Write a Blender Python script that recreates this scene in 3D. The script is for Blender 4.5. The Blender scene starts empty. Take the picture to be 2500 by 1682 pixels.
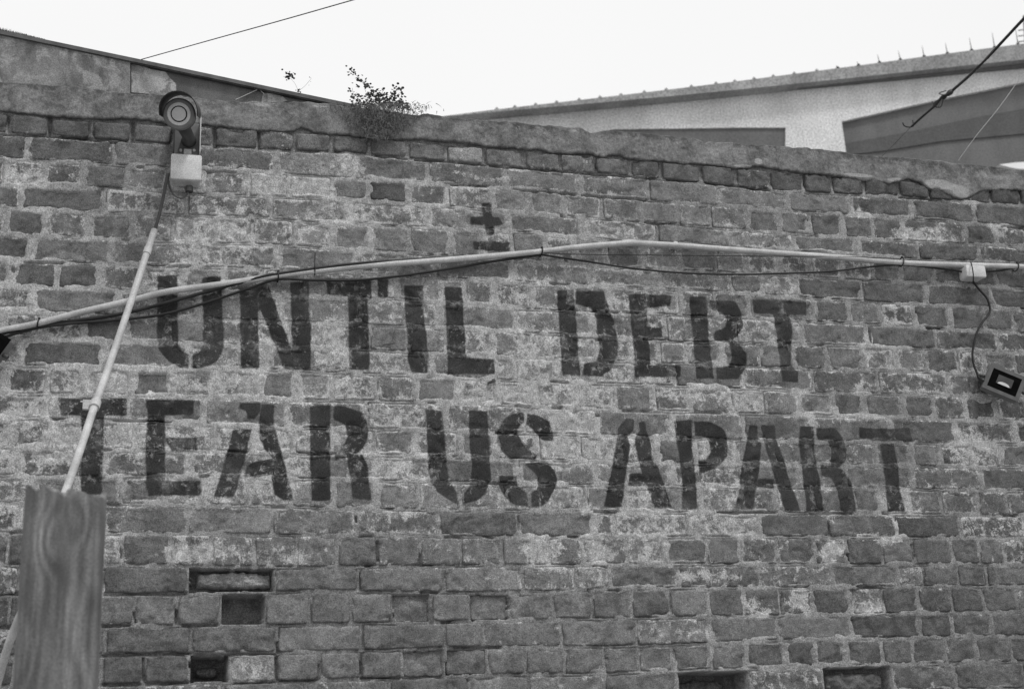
import bpy, math, random
import numpy as np
from mathutils import Vector, Matrix
random.seed(7)
rng = np.random.default_rng(7)
S = bpy.context.scene

# ------------------------------------------------------------------ camera
PITCH, YAW, ROLL, FPX = 0.31606, -0.26422, -0.0447, 3472.0
CAM = np.array([-0.12258, -3.89139, 1.6])
WTOP = 1.6 + 1.97526                       # height of the top of the first brick course
def rotm():
    def Rz(a): c, s = math.cos(a), math.sin(a); return np.array([[c, -s, 0], [s, c, 0], [0, 0, 1]])
    def Rx(a): c, s = math.cos(a), math.sin(a); return np.array([[1, 0, 0], [0, c, -s], [0, s, c]])
    return Rz(YAW) @ Rx(math.pi / 2 + PITCH) @ Rz(ROLL)
RM = rotm()
cd = bpy.data.cameras.new('camera'); cam = bpy.data.objects.new('camera', cd)
S.collection.objects.link(cam); S.camera = cam
M4 = Matrix([[*RM[i], CAM[i]] for i in range(3)] + [[0, 0, 0, 1]])
cam.matrix_world = M4
cd.sensor_width = 36.0; cd.lens = FPX * 36 / 2500
cd.clip_start = 0.05; cd.clip_end = 500
cd.dof.use_dof = True; cd.dof.focus_distance = 4.45; cd.dof.aperture_fstop = 5.6

# ------------------------------------------------------------------ light
SUN_EL, SUN_AZ = math.radians(58), math.radians(148)     # azimuth clockwise from +Y
w = bpy.data.worlds.new("World"); S.world = w; w.use_nodes = True
nt = w.node_tree; nt.nodes.clear()
sky = nt.nodes.new('ShaderNodeTexSky'); sky.sky_type = 'NISHITA'; sky.sun_disc = False
sky.sun_elevation = SUN_EL; sky.sun_rotation = SUN_AZ; sky.air_density = 1.0; sky.dust_density = 3.0
bw = nt.nodes.new('ShaderNodeRGBToBW'); nt.links.new(sky.outputs[0], bw.inputs[0])
# overcast: bright even cloud sheet with only a little of the clear sky's gradient in it
cl = nt.nodes.new('ShaderNodeTexNoise'); cl.inputs['Scale'].default_value = 1.3; cl.inputs['Detail'].default_value = 3
cm = nt.nodes.new('ShaderNodeMapRange'); cm.inputs['To Min'].default_value = 9.2; cm.inputs['To Max'].default_value = 10.4
nt.links.new(cl.outputs['Fac'], cm.inputs['Value'])
mx = nt.nodes.new('ShaderNodeMix'); mx.inputs['Factor'].default_value = 0.93
nt.links.new(bw.outputs[0], mx.inputs['A']); nt.links.new(cm.outputs[0], mx.inputs['B'])
bg = nt.nodes.new('ShaderNodeBackground'); bg.inputs['Strength'].default_value = 0.1
nt.links.new(mx.outputs[0], bg.inputs['Color'])
wo = nt.nodes.new('ShaderNodeOutputWorld'); nt.links.new(bg.outputs[0], wo.inputs[0])
sd = bpy.data.lights.new('sun', 'SUN'); sd.energy = 1.5; sd.angle = math.radians(10); sd.color = (1, 1, 1)
sun = bpy.data.objects.new('sun', sd); S.collection.objects.link(sun)
tosun = Vector((math.sin(SUN_AZ) * math.cos(SUN_EL), math.cos(SUN_AZ) * math.cos(SUN_EL), math.sin(SUN_EL)))
sun.rotation_euler = tosun.to_track_quat('Z', 'Y').to_euler()
S.view_settings.view_transform = 'Standard'; S.view_settings.look = 'None'
S.view_settings.exposure = 0.0; S.view_settings.gamma = 1.0; S.view_settings.use_curve_mapping = False
S.render.engine = 'CYCLES'; S.cycles.max_bounces = 6

# ------------------------------------------------------------------ helpers
def ray(x, y):
    d = RM @ np.array([(x - 1250) / FPX, -(y - 841) / FPX, -1.0])
    return d
def P(x, y, off=0.0):
    """point seen at photo position x,y on the plane `off` metres in front of the wall face"""
    d = ray(x, y); t = (-off - CAM[1]) / d[1]
    return Vector(CAM + d * t)
def uv(x, y, off=0.0):
    p = P(x, y, off); return p.x, p.z - WTOP
def uva(a, off=0.0):
    return np.array([uv(x, y, off) for x, y in a])
def link(o, parent=None):
    S.collection.objects.link(o)
    if parent is not None: o.parent = parent
    return o
def mesh(name, v, f, m, parent=None, smooth=False):
    me = bpy.data.meshes.new(name); me.from_pydata([tuple(p) for p in v], [], [tuple(q) for q in f]); me.update()
    if m is not None: me.materials.append(m)
    if smooth: me.polygons.foreach_set('use_smooth', [True] * len(me.polygons))
    return link(bpy.data.objects.new(name, me), parent)
def tag(o, label=None, cat=None, group=None, kind=None):
    if label: o['label'] = label
    if cat: o['category'] = cat
    if group: o['group'] = group
    if kind: o['kind'] = kind
    return o
def empty(name, loc=(0, 0, 0)):
    o = bpy.data.objects.new(name, None); o.location = loc; o.empty_display_size = .05
    return link(o)
def attach(o, root):
    """parent keeping world placement (roots have no rotation)"""
    o.parent = root; o.matrix_parent_inverse = Matrix.Translation(-Vector(root.location)); return o

class MB:
    def __init__(s): s.v = []; s.f = []
    def add(s, v, f):
        n = len(s.v); s.v += [Vector(p) for p in v]; s.f += [tuple(i + n for i in q) for q in f]
    def box(s, c, size, R=None, bev=0.0):
        hx, hy, hz = [a / 2 for a in size]; b = min(bev, hx * .9, hy * .9, hz * .9)
        R = R or Matrix.Identity(3); c = Vector(c)
        if b <= 0:
            vs = [Vector((x, y, z)) for x in (-hx, hx) for y in (-hy, hy) for z in (-hz, hz)]
            fs = [(0, 1, 3, 2), (4, 6, 7, 5), (0, 4, 5, 1), (2, 3, 7, 6), (0, 2, 6, 4), (1, 5, 7, 3)]
            s.add([c + R @ p for p in vs], fs); return
        # rounded box: rings around local Y
        def ring(y, inx, n=4):
            out = []
            ax, az = hx - inx, hz - inx; r = max(b * 1.0, 1e-5)
            for (sx, sz, a0) in ((1, 1, 0), (-1, 1, 90), (-1, -1, 180), (1, -1, 270)):
                for k in range(n + 1):
                    a = math.radians(a0 + 90 * k / n)
                    out.append(Vector((sx * (ax - r) + r * math.cos(a), y, sz * (az - r) + r * math.sin(a))))
            return out
        rings = [ring(-hy, b * .45), ring(-hy + b * .25, b * .12), ring(-hy + b * .6, 0), ring(hy, 0)]
        N = len(rings[0]); vs = [p for r in rings for p in r]; fs = []
        for i in range(len(rings) - 1):
            for k in range(N):
                a, b2 = i * N + k, i * N + (k + 1) % N
                fs.append((a, b2, b2 + N, a + N))
        fs.append(tuple(range(N))[::-1]); fs.append(tuple((len(rings) - 1) * N + k for k in range(N)))
        s.add([c + R @ p for p in vs], fs)
    def tube(s, pts, r, n=8, cap=True):
        pts = [Vector(p) for p in pts]; m = len(pts); rr = r if hasattr(r, '__len__') else [r] * m
        up = Vector((0, 1, 0)); vs = []; fs = []
        for i, p in enumerate(pts):
            t = (pts[min(i + 1, m - 1)] - pts[max(i - 1, 0)]).normalized()
            a = t.cross(up)
            if a.length < .1: a = t.cross(Vector((1, 0, 0)))
            a.normalize(); b = t.cross(a)
            for k in range(n):
                q = 2 * math.pi * k / n; vs.append(p + (a * math.cos(q) + b * math.sin(q)) * rr[i])
        for i in range(m - 1):
            for k in range(n):
                a, b = i * n + k, i * n + (k + 1) % n; fs.append((a, b, b + n, a + n))
        if cap: fs += [tuple(range(n))[::-1], tuple((m - 1) * n + k for k in range(n))]
        s.add(vs, fs)
    def lathe(s, prof, M, n=28):
        """prof: (radius, along axis Z) turned round Z, then placed by the 4x4 M"""
        vs = []; fs = []
        for (r, z) in prof:
            for k in range(n):
                a = 2 * math.pi * k / n; vs.append(M @ Vector((r * math.cos(a), r * math.sin(a), z)))
        for i in range(len(prof) - 1):
            for k in range(n):
                a, b = i * n + k, i * n + (k + 1) % n; fs.append((a, b, b + n, a + n))
        fs += [tuple(range(n))[::-1], tuple((len(prof) - 1) * n + k for k in range(n))]
        s.add(vs, fs)
    def prism(s, poly, y0, y1):
        """poly of (x,z) world, between depths y0 (near) and y1"""
        n = len(poly); vs = [Vector((x, y0, z)) for x, z in poly] + [Vector((x, y1, z)) for x, z in poly]
        fs = [tuple(range(n)), tuple(range(n, 2 * n))[::-1]] + [(i, i + n, (i + 1) % n + n, (i + 1) % n) for i in range(n)]
        s.add(vs, fs)
    def build(s, name, m, root=None, smooth=False):
        o = mesh(name, s.v, s.f, m, None, smooth)
        me = o.data
        import bmesh
        b = bmesh.new(); b.from_mesh(me); bmesh.ops.recalc_face_normals(b, faces=b.faces); b.to_mesh(me); b.free()
        if smooth: 
            try: me.set_sharp_from_angle(angle=math.radians(40))
            except Exception: pass
        if root is not None: attach(o, root)
        return o

def smooth_path(pts, n=6):
    pts = [Vector(p) for p in pts]; out = []
    for i in range(len(pts) - 1):
        p0 = pts[max(i - 1, 0)]; p1 = pts[i]; p2 = pts[i + 1]; p3 = pts[min(i + 2, len(pts) - 1)]
        for k in range(n):
            t = k / n
            out.append(.5 * ((2 * p1) + (p2 - p0) * t + (2 * p0 - 5 * p1 + 4 * p2 - p3) * t * t + (3 * p1 - p0 - 3 * p2 + p3) * t ** 3))
    out.append(pts[-1]); return out

# vectorised value noise -----------------------------------------------------
_T = rng.random((256, 256))
def vnoise(x, y, seed=0):
    x = x + seed * 17.13; y = y + seed * 9.71
    xi = np.floor(x).astype(int); yi = np.floor(y).astype(int); fx = x - xi; fy = y - yi
    fx = fx * fx * (3 - 2 * fx); fy = fy * fy * (3 - 2 * fy)
    a = _T[xi & 255, yi & 255]; b = _T[(xi + 1) & 255, yi & 255]; c = _T[xi & 255, (yi + 1) & 255]; d = _T[(xi + 1) & 255, (yi + 1) & 255]
    return (a * (1 - fx) + b * fx) * (1 - fy) + (c * (1 - fx) + d * fx) * fy
def fbm(x, y, f, o=4, seed=0, g=.5):
    s = 0; a = 1; t = 0
    for k in range(o):
        s = s + a * vnoise(x * f, y * f, seed + k * 3); t += a; a *= g; f *= 2.03
    return s / t
def sst(a, b, x):
    t = np.clip((x - a) / (b - a), 0, 1); return t * t * (3 - 2 * t)

# ------------------------------------------------------------------ materials
def newmat(name):
    m = bpy.data.materials.new(name); m.use_nodes = True; n = m.node_tree; b = n.nodes['Principled BSDF']
    return m, n, b
def N(n, t, **k):
    o = n.nodes.new(t)
    for a, v in k.items():
        if a in o.inputs: o.inputs[a].default_value = v
        else: setattr(o, a, v)
    return o
def mth(n, op, a, b=None, c=None, clamp=False):
    o = n.nodes.new('ShaderNodeMath'); o.operation = op; o.use_clamp = clamp
    for i, q in enumerate((a, b, c)):
        if q is None: continue
        if isinstance(q, (int, float)): o.inputs[i].default_value = q
        else: n.links.new(q, o.inputs[i])
    return o.outputs[0]
def rngm(n, v, a, b, c=0.0, d=1.0, smooth=True):
    o = n.nodes.new('ShaderNodeMapRange'); o.interpolation_type = 'SMOOTHSTEP' if smooth else 'LINEAR'
    n.links.new(v, o.inputs[0])
    for i, q in enumerate((a, b, c, d)): o.inputs[i + 1].default_value = q
    return o.outputs[0]
def noise(n, co, scale, detail=4, rough=.55, dist=0.0):
    o = n.nodes.new('ShaderNodeTexNoise'); n.links.new(co, o.inputs['Vector'])
    o.inputs['Scale'].default_value = scale; o.inputs['Detail'].default_value = detail
    o.inputs['Roughness'].default_value = rough; o.inputs['Distortion'].default_value = dist
    return o.outputs['Fac']
def mixf(n, f, a, b):
    o = n.nodes.new('ShaderNodeMix')
    for i, q in ((0, f), (2, a), (3, b)):
        if isinstance(q, (int, float)): o.inputs[i].default_value = q
        else: n.links.new(q, o.inputs[i])
    return o.outputs[0]
def stretch(n, co, v):
    o = n.nodes.new('ShaderNodeMapping'); n.links.new(co, o.inputs[0]); o.inputs['Scale'].default_value = v; return o.outputs[0]
def bump(n, b, h, strength, dist):
    o = n.nodes.new('ShaderNodeBump'); o.inputs['Strength'].default_value = strength; o.inputs['Distance'].default_value = dist
    n.links.new(h, o.inputs['Height']); n.links.new(o.outputs[0], b.inputs['Normal'])

def simple(name, lo, hi, scale=60, rough=.7, grain=0.0, spec=.3, bmp=.0, st=(1, 1, 1)):
    """one surface with its own uneven tone"""
    m, n, b = newmat(name); co = n.nodes.new('ShaderNodeTexCoord').outputs['Object']
    if st != (1, 1, 1): co = stretch(n, co, st)
    a = noise(n, co, scale, 5, .6); v = rngm(n, a, .3, .7, lo, hi)
    if grain:
        g = noise(n, co, 420, 2, .5); v = mth(n, 'MULTIPLY', v, rngm(n, g, .3, .7, 1 - grain, 1 + grain))
    n.links.new(v, b.inputs['Base Color']); b.inputs['Roughness'].default_value = rough
    b.inputs['Specular IOR Level'].default_value = spec
    if bmp: bump(n, b, a, bmp, .002)
    return m

def masonry():
    m, n, b = newmat('weathered_masonry')
    co = n.nodes.new('ShaderNodeNewGeometry').outputs['Position']
    def at(nm):
        o = n.nodes.new('ShaderNodeAttribute'); o.attribute_name = nm; return o.outputs['Fac']
    lime, tone, mort, paint = at('lime'), at('tone'), at('mort'), at('paint')
    n1 = noise(n, co, 34, 7, .68, .4)
    n1b = noise(n, stretch(n, co, (1, 1, 1.35)), 70, 6, .68)
    n2 = noise(n, co, 260, 3, .6)
    n3 = noise(n, co, 9, 3, .5)
    g = noise(n, co, 330, 2, .6)
    grain = rngm(n, g, .28, .72, .50, 1.50, False)
    # brick face
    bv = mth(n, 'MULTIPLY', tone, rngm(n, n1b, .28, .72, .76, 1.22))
    bv = mth(n, 'MULTIPLY', bv, rngm(n, noise(n, co, 15, 4, .55, .6), .32, .66, .74, 1.22))
    pit = rngm(n, noise(n, co, 150, 3, .6), .66, .76)
    bv = mixf(n, mth(n, 'MULTIPLY', pit, .5), bv, .05)
    # lime and mortar
    mv = rngm(n, n1, .28, .72, .22, .43)
    mv = mth(n, 'MULTIPLY', mv, rngm(n, n2, .3, .7, .78, 1.24))
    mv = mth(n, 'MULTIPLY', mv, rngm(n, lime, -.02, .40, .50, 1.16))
    hi = rngm(n, noise(n, co, 46, 6, .72, .8), .52, .63)
    mask0 = mth(n, 'ADD', lime, mth(n, 'MULTIPLY', mth(n, 'SUBTRACT', n1, .5), 1.7))
    mask0 = mth(n, 'ADD', mask0, mth(n, 'MULTIPLY', mth(n, 'SUBTRACT', n2, .5), .5))
    run = rngm(n, noise(n, stretch(n, co, (1, 1, .22)), 75, 3, .55), .56, .70)
    mask0 = mth(n, 'ADD', mask0, mth(n, 'MULTIPLY', run, .16))
    mask = rngm(n, mask0, .42, .66)
    mask = mth(n, 'MAXIMUM', mth(n, 'MULTIPLY', mask, .88), mort)
    v = mixf(n, mask, bv, mv)
    # brightest lime only where there is a lot of it
    br = mth(n, 'MULTIPLY', hi, rngm(n, lime, .22, .7)); br = mth(n, 'MULTIPLY', br, .8)
    v = mixf(n, br, v, .62)
    v = mth(n, 'MULTIPLY', v, grain)
    # stencil paint, worn through on the grain and where fresh lime has run
    pn = mth(n, 'ADD', mth(n, 'MULTIPLY', mth(n, 'SUBTRACT', n1b, .5), .55), mth(n, 'MULTIPLY', mth(n, 'SUBTRACT', noise(n, co, 20, 5, .6), .5), .42))
    pm = rngm(n, mth(n, 'ADD', paint, pn), .20, .66)
    pm = mth(n, 'MULTIPLY', pm, rngm(n, noise(n, co, 13, 4, .55), .30, .50, .72, 1.0))
    pm = mth(n, 'MULTIPLY', pm, rngm(n, paint, .05, .75))
    pm = mth(n, 'MULTIPLY', pm, mth(n, 'SUBTRACT', .98, mth(n, 'MULTIPLY', mth(n, 'MULTIPLY', mask, hi), .45)))
    pm = mth(n, 'MULTIPLY', pm, mth(n, 'SUBTRACT', 1.0, mth(n, 'MULTIPLY', mth(n, 'MULTIPLY', mort, rngm(n, noise(n, stretch(n, co, (.5, 1, 1)), 60, 5, .65), .46, .64)), .30)))
    pc = mixf(n, rngm(n, noise(n, co, 7, 3, .5), .35, .65), .026, .048)
    v = mixf(n, pm, v, mth(n, 'MULTIPLY', pc, grain))
    n.links.new(v, b.inputs['Base Color'])
    b.inputs['Roughness'].default_value = .93; b.inputs['Specular IOR Level'].default_value = .15
    bump(n, b, mth(n, 'ADD', n1b, mth(n, 'MULTIPLY', n2, .5)), .5, .004)
    return m
MAS = masonry()

def coping_mat():
    m, n, b = newmat('cement_capping'); co = n.nodes.new('ShaderNodeNewGeometry').outputs['Position']
    a = n.nodes.new('ShaderNodeAttribute'); a.attribute_name = 'dirt'; d = a.outputs['Fac']
    n1 = noise(n, co, 14, 6, .62, .3); n2 = noise(n, co, 110, 4, .6); g = noise(n, co, 330, 2, .6)
    v = rngm(n, n1, .3, .7, .12, .235)
    v = mth(n, 'MULTIPLY', v, rngm(n, n2, .3, .7, .76, 1.22))
    dm = rngm(n, mth(n, 'ADD', d, mth(n, 'MULTIPLY', mth(n, 'SUBTRACT', noise(n, co, 38, 6, .7), .5), 2.0)), .3, .75)
    v = mixf(n, mth(n, 'MULTIPLY', dm, .75), v, .062)
    runs = rngm(n, noise(n, stretch(n, co, (1, 1, .18)), 26, 5, .6), .50, .68)
    v = mixf(n, mth(n, 'MULTIPLY', runs, .45), v, .075)
    v = mixf(n, mth(n, 'MULTIPLY', rngm(n, noise(n, co, 5, 5, .6, .5), .52, .66), .45), v, .30)
    v = mixf(n, rngm(n, mth(n, 'ADD', d, mth(n, 'MULTIPLY', mth(n, 'SUBTRACT', n2, .5), .5)), -.75, -.45, .8, 0), v, .36)
    # pale lichen spots
    vo = n.nodes.new('ShaderNodeTexVoronoi'); vo.inputs['Scale'].default_value = 21; n.links.new(co, vo.inputs[0])
    sp = mth(n, 'MULTIPLY', rngm(n, vo.outputs['Distance'], .1, .24, 1, 0), rngm(n, noise(n, co, 6, 2), .5, .6))
    sp = mth(n, 'MULTIPLY', sp, rngm(n, n2, .45, .55)); sp = mth(n, 'MULTIPLY', sp, rngm(n, d, .1, .6))
    v = mixf(n, mth(n, 'MULTIPLY', sp, .6), v, .38)
    v = mth(n, 'MULTIPLY', v, rngm(n, g, .28, .72, .62, 1.38, False))
    n.links.new(v, b.inputs['Base Color']); b.inputs['Roughness'].default_value = .95; b.inputs['Specular IOR Level'].default_value = .1
    bump(n, b, mth(n, 'ADD', n2, n1), .5, .004); return m
COP = coping_mat()

def render_mat(name, lo, hi, blot, scale=3.0, gs=300, ga=.25):
    m, n, b = newmat(name); co = n.nodes.new('ShaderNodeNewGeometry').outputs['Position']
    n1 = noise(n, stretch(n, co, (1.6, 1, .8)), scale, 6, .6, .3); v = rngm(n, n1, .32, .68, lo, hi)
    if blot: v = mixf(n, mth(n, 'MULTIPLY', rngm(n, noise(n, co, scale * 2.1, 5, .6, .5), .5, .62), .8), v, blot)
    v = mth(n, 'MULTIPLY', v, rngm(n, noise(n, co, gs, 2, .6), .28, .72, 1 - ga, 1 + ga, False))
    n.links.new(v, b.inputs['Base Color']); b.inputs['Roughness'].default_value = .9
    bump(n, b, noise(n, co, gs / 3, 3), .3, .004); return m
REN_D = render_mat('stained_render', .08, .23, .30, 8, 300, .4)
REN_L = render_mat('patched_render', .09, .15, None, 9, 300, .4)
REN_P = render_mat('pale_plaster_patch', .20, .42, .13, 12, 300, .4)
FAC = render_mat('pale_painted_wall', .52, .70, None, 1.0, 60, .5)
EAVE = render_mat('eaves_sheet', .22, .33, None, 2, 60, .5)
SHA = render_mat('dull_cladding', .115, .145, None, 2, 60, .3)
DRK = render_mat('opening_shade', .075, .095, None, 2, 60, .3)
CAP = simple('lead_edge', .07, .13, 20, .6)
CAPD = simple('dark_fillet', .03, .05, 20, .7)
PVC = simple('white_plastic_conduit', .36, .54, 14, .5, .2)
PVC2 = simple('white_box_plastic', .50, .64, 22, .5, .2)
CAB = simple('black_cable', .012, .022, 30, .55)
CABG = simple('grey_cable', .06, .09, 30, .5)
FLF = simple('lamp_frame_grey', .09, .13, 40, .45)
BLK = simple('black_plastic', .004, .007, 40, .8, 0, 0)
GRY = simple('grey_painted_metal', .14, .18, 40, .45)
GRYL = simple('pale_camera_plastic', .50, .60, 40, .5, .1)
DGR = simple('dark_grey_metal', .045, .065, 40, .5)
LENS = simple('camera_window', .46, .52, 30, .25, .05, .5)
ALU = simple('reflector_metal', .55, .65, 40, .3)
WOOD = None
GND = simple('yard_concrete', .20, .28, 2, .9)
LEAF = simple('small_dark_leaf', .03, .06, 40, .7)
MOSS = simple('dry_stems', .07, .17, 60, .9)

# ------------------------------------------------------------------ ground
g = MB(); g.add([(-40, -40, 0), (40, -40, 0), (40, 40, 0), (-40, 40, 0)], [(0, 1, 2, 3)])
tag(g.build('ground', GND), kind='structure')

# ------------------------------------------------------------------ brick wall data (photo positions of the bed joints and perpends)
TOP0 = [(31,276),(121,289),(324,301),(540,311),(860,331),(1183,361),(1538,388),(1879,417),(2195,440),(2492,463)]
BEDS = {1:[(121,335),(324,346),(540,360),(860,374),(1183,404),(1538,431),(1879,466),(2195,481),(2492,504)],
2:[(96,394),(351,407),(606,418),(919,441),(1254,460),(1567,489),(1923,515),(2227,534),(2498,555)],
3:[(64,456),(255,459),(542,478),(887,489),(1238,518),(1551,541),(1864,566),(2183,588),(2419,599)],
4:[(159,517),(606,530),(791,545),(1298,569),(1487,587),(1939,614),(2246,634),(2392,639)],
5:[(64,576),(271,584),(414,590),(660,599),(855,610),(1250,637),(1519,654),(1896,671),(2119,684),(2374,697)],
6:[(127,641),(446,651),(664,658),(1232,687),(1391,696),(1774,713),(2023,732),(2342,748)],
7:[(96,703),(982,732),(1296,756),(1646,769),(2055,789),(2342,805)],
8:[(127,764),(695,786),(1142,802),(1296,814),(1678,836),(1927,840),(2246,851),(2498,862)],
9:[(127,829),(855,853),(1206,870),(1455,881),(1864,896),(2119,905),(2470,916)],
10:[(96,895),(696,904),(1014,918),(1296,932),(1614,941),(1959,956),(2406,969)],
11:[(96,963),(382,966),(696,977),(1078,982),(1455,999),(1742,1008),(2183,1020)],
12:[(127,1025),(319,1028),(650,1044),(1050,1050),(1500,1065),(1896,1077),(2438,1084)],
13:[(96,1094),(446,1100),(760,1107),(1175,1119),(1550,1130),(1850,1134),(2246,1138)],
14:[(127,1164),(510,1162),(850,1172),(1175,1179),(1600,1188),(2119,1191),(2470,1199)],
15:[(319,1231),(574,1234),(919,1243),(1200,1247),(1519,1251),(1900,1252),(2470,1259)],
16:[(319,1302),(759,1305),(1206,1311),(1991,1311),(2438,1313)],
17:[(287,1380),(695,1386),(1174,1380),(1678,1378),(2400,1378)],
18:[(319,1451),(759,1443),(1200,1447),(1519,1437),(1959,1434),(2374,1431)],
19:[(319,1528),(695,1526),(1110,1517),(1487,1510),(1991,1501),(2342,1495)],
20:[(319,1597),(695,1593),(1142,1581),(1487,1578),(1991,1561),(2342,1555)],
21:[(319,1670),(728,1662),(1174,1649),(1519,1643),(1959,1628),(2342,1619)],
22:[(319,1746),(728,1736),(1174,1720),(1519,1712),(1959,1695),(2342,1684)]}
JO = {1:[22,121,223,324,424,523,633,720,810,903,995,1091,1183,1282,1369,1453,1538,1614,1712,1796,1879,1961,2031,2109,2195,2269,2348,2419,2492],
2:[67,276,475,673,866,1046,1235,1414,1584,1755,1923,2076,2227,2380],
3:[13,105,204,307,412,510,606,705,812,898,997,1094,1203,1292,1375,1471,1564,1656,1736,1824,1902,1980,2058,2130,2205,2289,2358,2431],
4:[51,255,455,662,852,1046,1241,1423,1605,1777,1939,2092,2242,2392],
5:[13,113,217,322,422,523,615,718,814,906,999,1101,1180,1250,1330,1405,1482,1570,1659,1747,1820,1902,1979,2055,2130,2200,2280,2355,2430],
6:[78,273,475,677,873,1065,1252,1442,1614,1785,1862,1943,2106,2262,2420],
7:[30,137,241,344,446,548,645,742,820,870,968,1033,1136,1208,1298,1395,1486,1575,1660,1745,1828,1908,1988,2073,2152,2232,2320,2403,2473],
8:[80,285,487,685,880,1072,1262,1446,1627,1796,1958,2119,2285,2438],
9:[5,103,207,308,410,510,612,712,820,901,997,1089,1206,1299,1380,1461,1544,1611,1678,1765,1855,1937,2019,2107,2188,2259,2339,2403,2479],
10:[54,255,460,655,850,1053,1206,1255,1450,1648,1813,1986,2145,2316,2470],
11:[13,116,204,322,421,523,632,724,810,919,1015,1118,1218,1310,1407,1503,1599,1688,1784,1862,1950,2036,2109,2205,2281,2358,2435],
12:[110,312,500,700,895,1085,1280,1460,1640,1816,1988,2175,2334,2480],
13:[32,130,230,330,420,520,618,716,815,915,1014,1120,1213,1315,1415,1510,1606,1700,1795,1885,1975,2060,2137,2226,2296,2371,2444],
14:[45,252,462,670,868,1065,1265,1455,1640,1830,1955,2064,2227,2395],
15:[80,190,297,400,500,608,712,816,919,1021,1123,1227,1330,1430,1523,1618,1713,1805,1896,1985,2080,2150,2216,2300,2390,2460],
16:[50,252,458,667,869,1072,1264,1450,1500,1678,1857,2023,2186,2345],
17:[20,95,195,297,415,517,621,723,823,922,1027,1128,1227,1340,1423,1530,1624,1726,1807,1899,1988,2068,2154,2229,2323,2390,2450],
18:[45,250,461,671,877,1085,1278,1407,1487,1659,1854,2030,2192,2256,2339,2409],
19:[22,122,225,328,432,539,647,756,858,959,1054,1147,1243,1350,1446,1541,1635,1731,1817,1905,1985,2076,2157,2243,2323,2400],
20:[52,258,467,677,884,1086,1180,1371,1556,1736,1900,2077,2246,2323,2422],
21:[35,140,248,351,461,560,674,779,880,981,1086,1190,1283,1379,1474,1560,1646,1736,1820,1918,1991,2065,2154,2227,2310,2384],
22:[130,342,545,749,949,1145,1292,1477,1656,1831,2010,2178,2333]}

ULEFT, URIGHT = uv(-330, 900)[0], uv(2900, 900)[0]
class Wall: pass
def bedline(pts):
    a = uva(pts); a = a[np.argsort(a[:, 0])]
    # extend straight on both sides with the general level of the line
    k = np.polyfit(a[:, 0], a[:, 1], 1)
    l = np.array([[ULEFT - .5, a[0, 1] + k[0] * 0]]); r = np.array([[URIGHT + .5, a[-1, 1]]])
    return np.vstack([l, a, r])
lines = [bedline(TOP0)] + [bedline(BEDS[k]) for k in range(1, 23)]
for k in range(23, 27):                               # courses below the picture
    q = lines[-1].copy(); q[:, 1] -= .0772; lines.append(q)
NC = len(lines) - 1
def L(k, u): return np.interp(u, lines[k][:, 0], lines[k][:, 1])
joints = {}
for k in range(1, NC + 1):
    if k <= 22:
        pts = JO[k]; t = TOP0 if k == 1 else BEDS[k - 1]; b = BEDS[k]
        ym = lambda x: .5 * (np.interp(x, [q[0] for q in t], [q[1] for q in t]) + np.interp(x, [q[0] for q in b], [q[1] for q in b]))
        js = sorted(uv(x, ym(x))[0] for x in pts)
    else:
        js = [ULEFT + (k % 2) * .06 + i * (.1175 if k % 2 else .235) for i in range(40)]
        js = [j for j in js if j < URIGHT]
    step = .1175 if k % 2 else .235
    while js[0] > ULEFT: js.insert(0, js[0] - step * (1 + .04 * random.uniform(-1, 1)))
    while js[-1] < URIGHT: js.append(js[-1] + step * (1 + .04 * random.uniform(-1, 1)))
    joints[k] = js
# every brick: course, index, and its state
state = {}
def brick_at(x, y):
    u, v = uv(x, y)
    for k in range(1, NC + 1):
        if L(k, u) <= v < L(k - 1, u):
            i = int(np.searchsorted(joints[k], u)) - 1
            return (k, i)
    return None
HOLES = [((565,1415), .062), ((592,1490), .085), ((510,1635), .11), ((1740,1665), .118), ((2090,1665), .055)]
ERODED = [((1005,1490), .022), ((1035,1625), .014), ((1195,1495), .016), ((1130,1625), .009), ((2150,1480), .006)]
TONES = [((945,470), .085), ((75,670), .115), ((188,675), .115), ((55,545), .12), ((150,490), .12), ((55,375), .12), ((1330,1290), .17),
 ((1240,1282), .135), ((2000,440), .10), ((1920,440), .10), ((2370,715), .11), ((2270,1285), .11), ((1990,1285), .13), ((2130,1540), .095), ((2030,1475), .10),
 ((1590,1480), .115), ((1785,1470), .13), ((1165,365), .25), ((575,1635), .24), ((1045,340), .26), ((1370,890), .2), ((2250,820), .13),
 ((2120,720), .12), ((2010,700), .12), ((670,925), .17), ((330,925), .15), ((2070,990), .12), ((105,725), .17), ((1870,1600), .12),
 ((250,820), .13), ((140,860), .12), ((360,1425), .13), ((370,1560), .115), ((560,1560), .13), ((300,1635), .11), ((400,1635), .115), ((1650,935), .15)]
for (x, y), d in HOLES: state[brick_at(x, y)] = ('hole', d)
for (x, y), d in ERODED: state[brick_at(x, y)] = ('eroded', d)
tone_of = {brick_at(x, y): t for (x, y), t in TONES}

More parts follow.
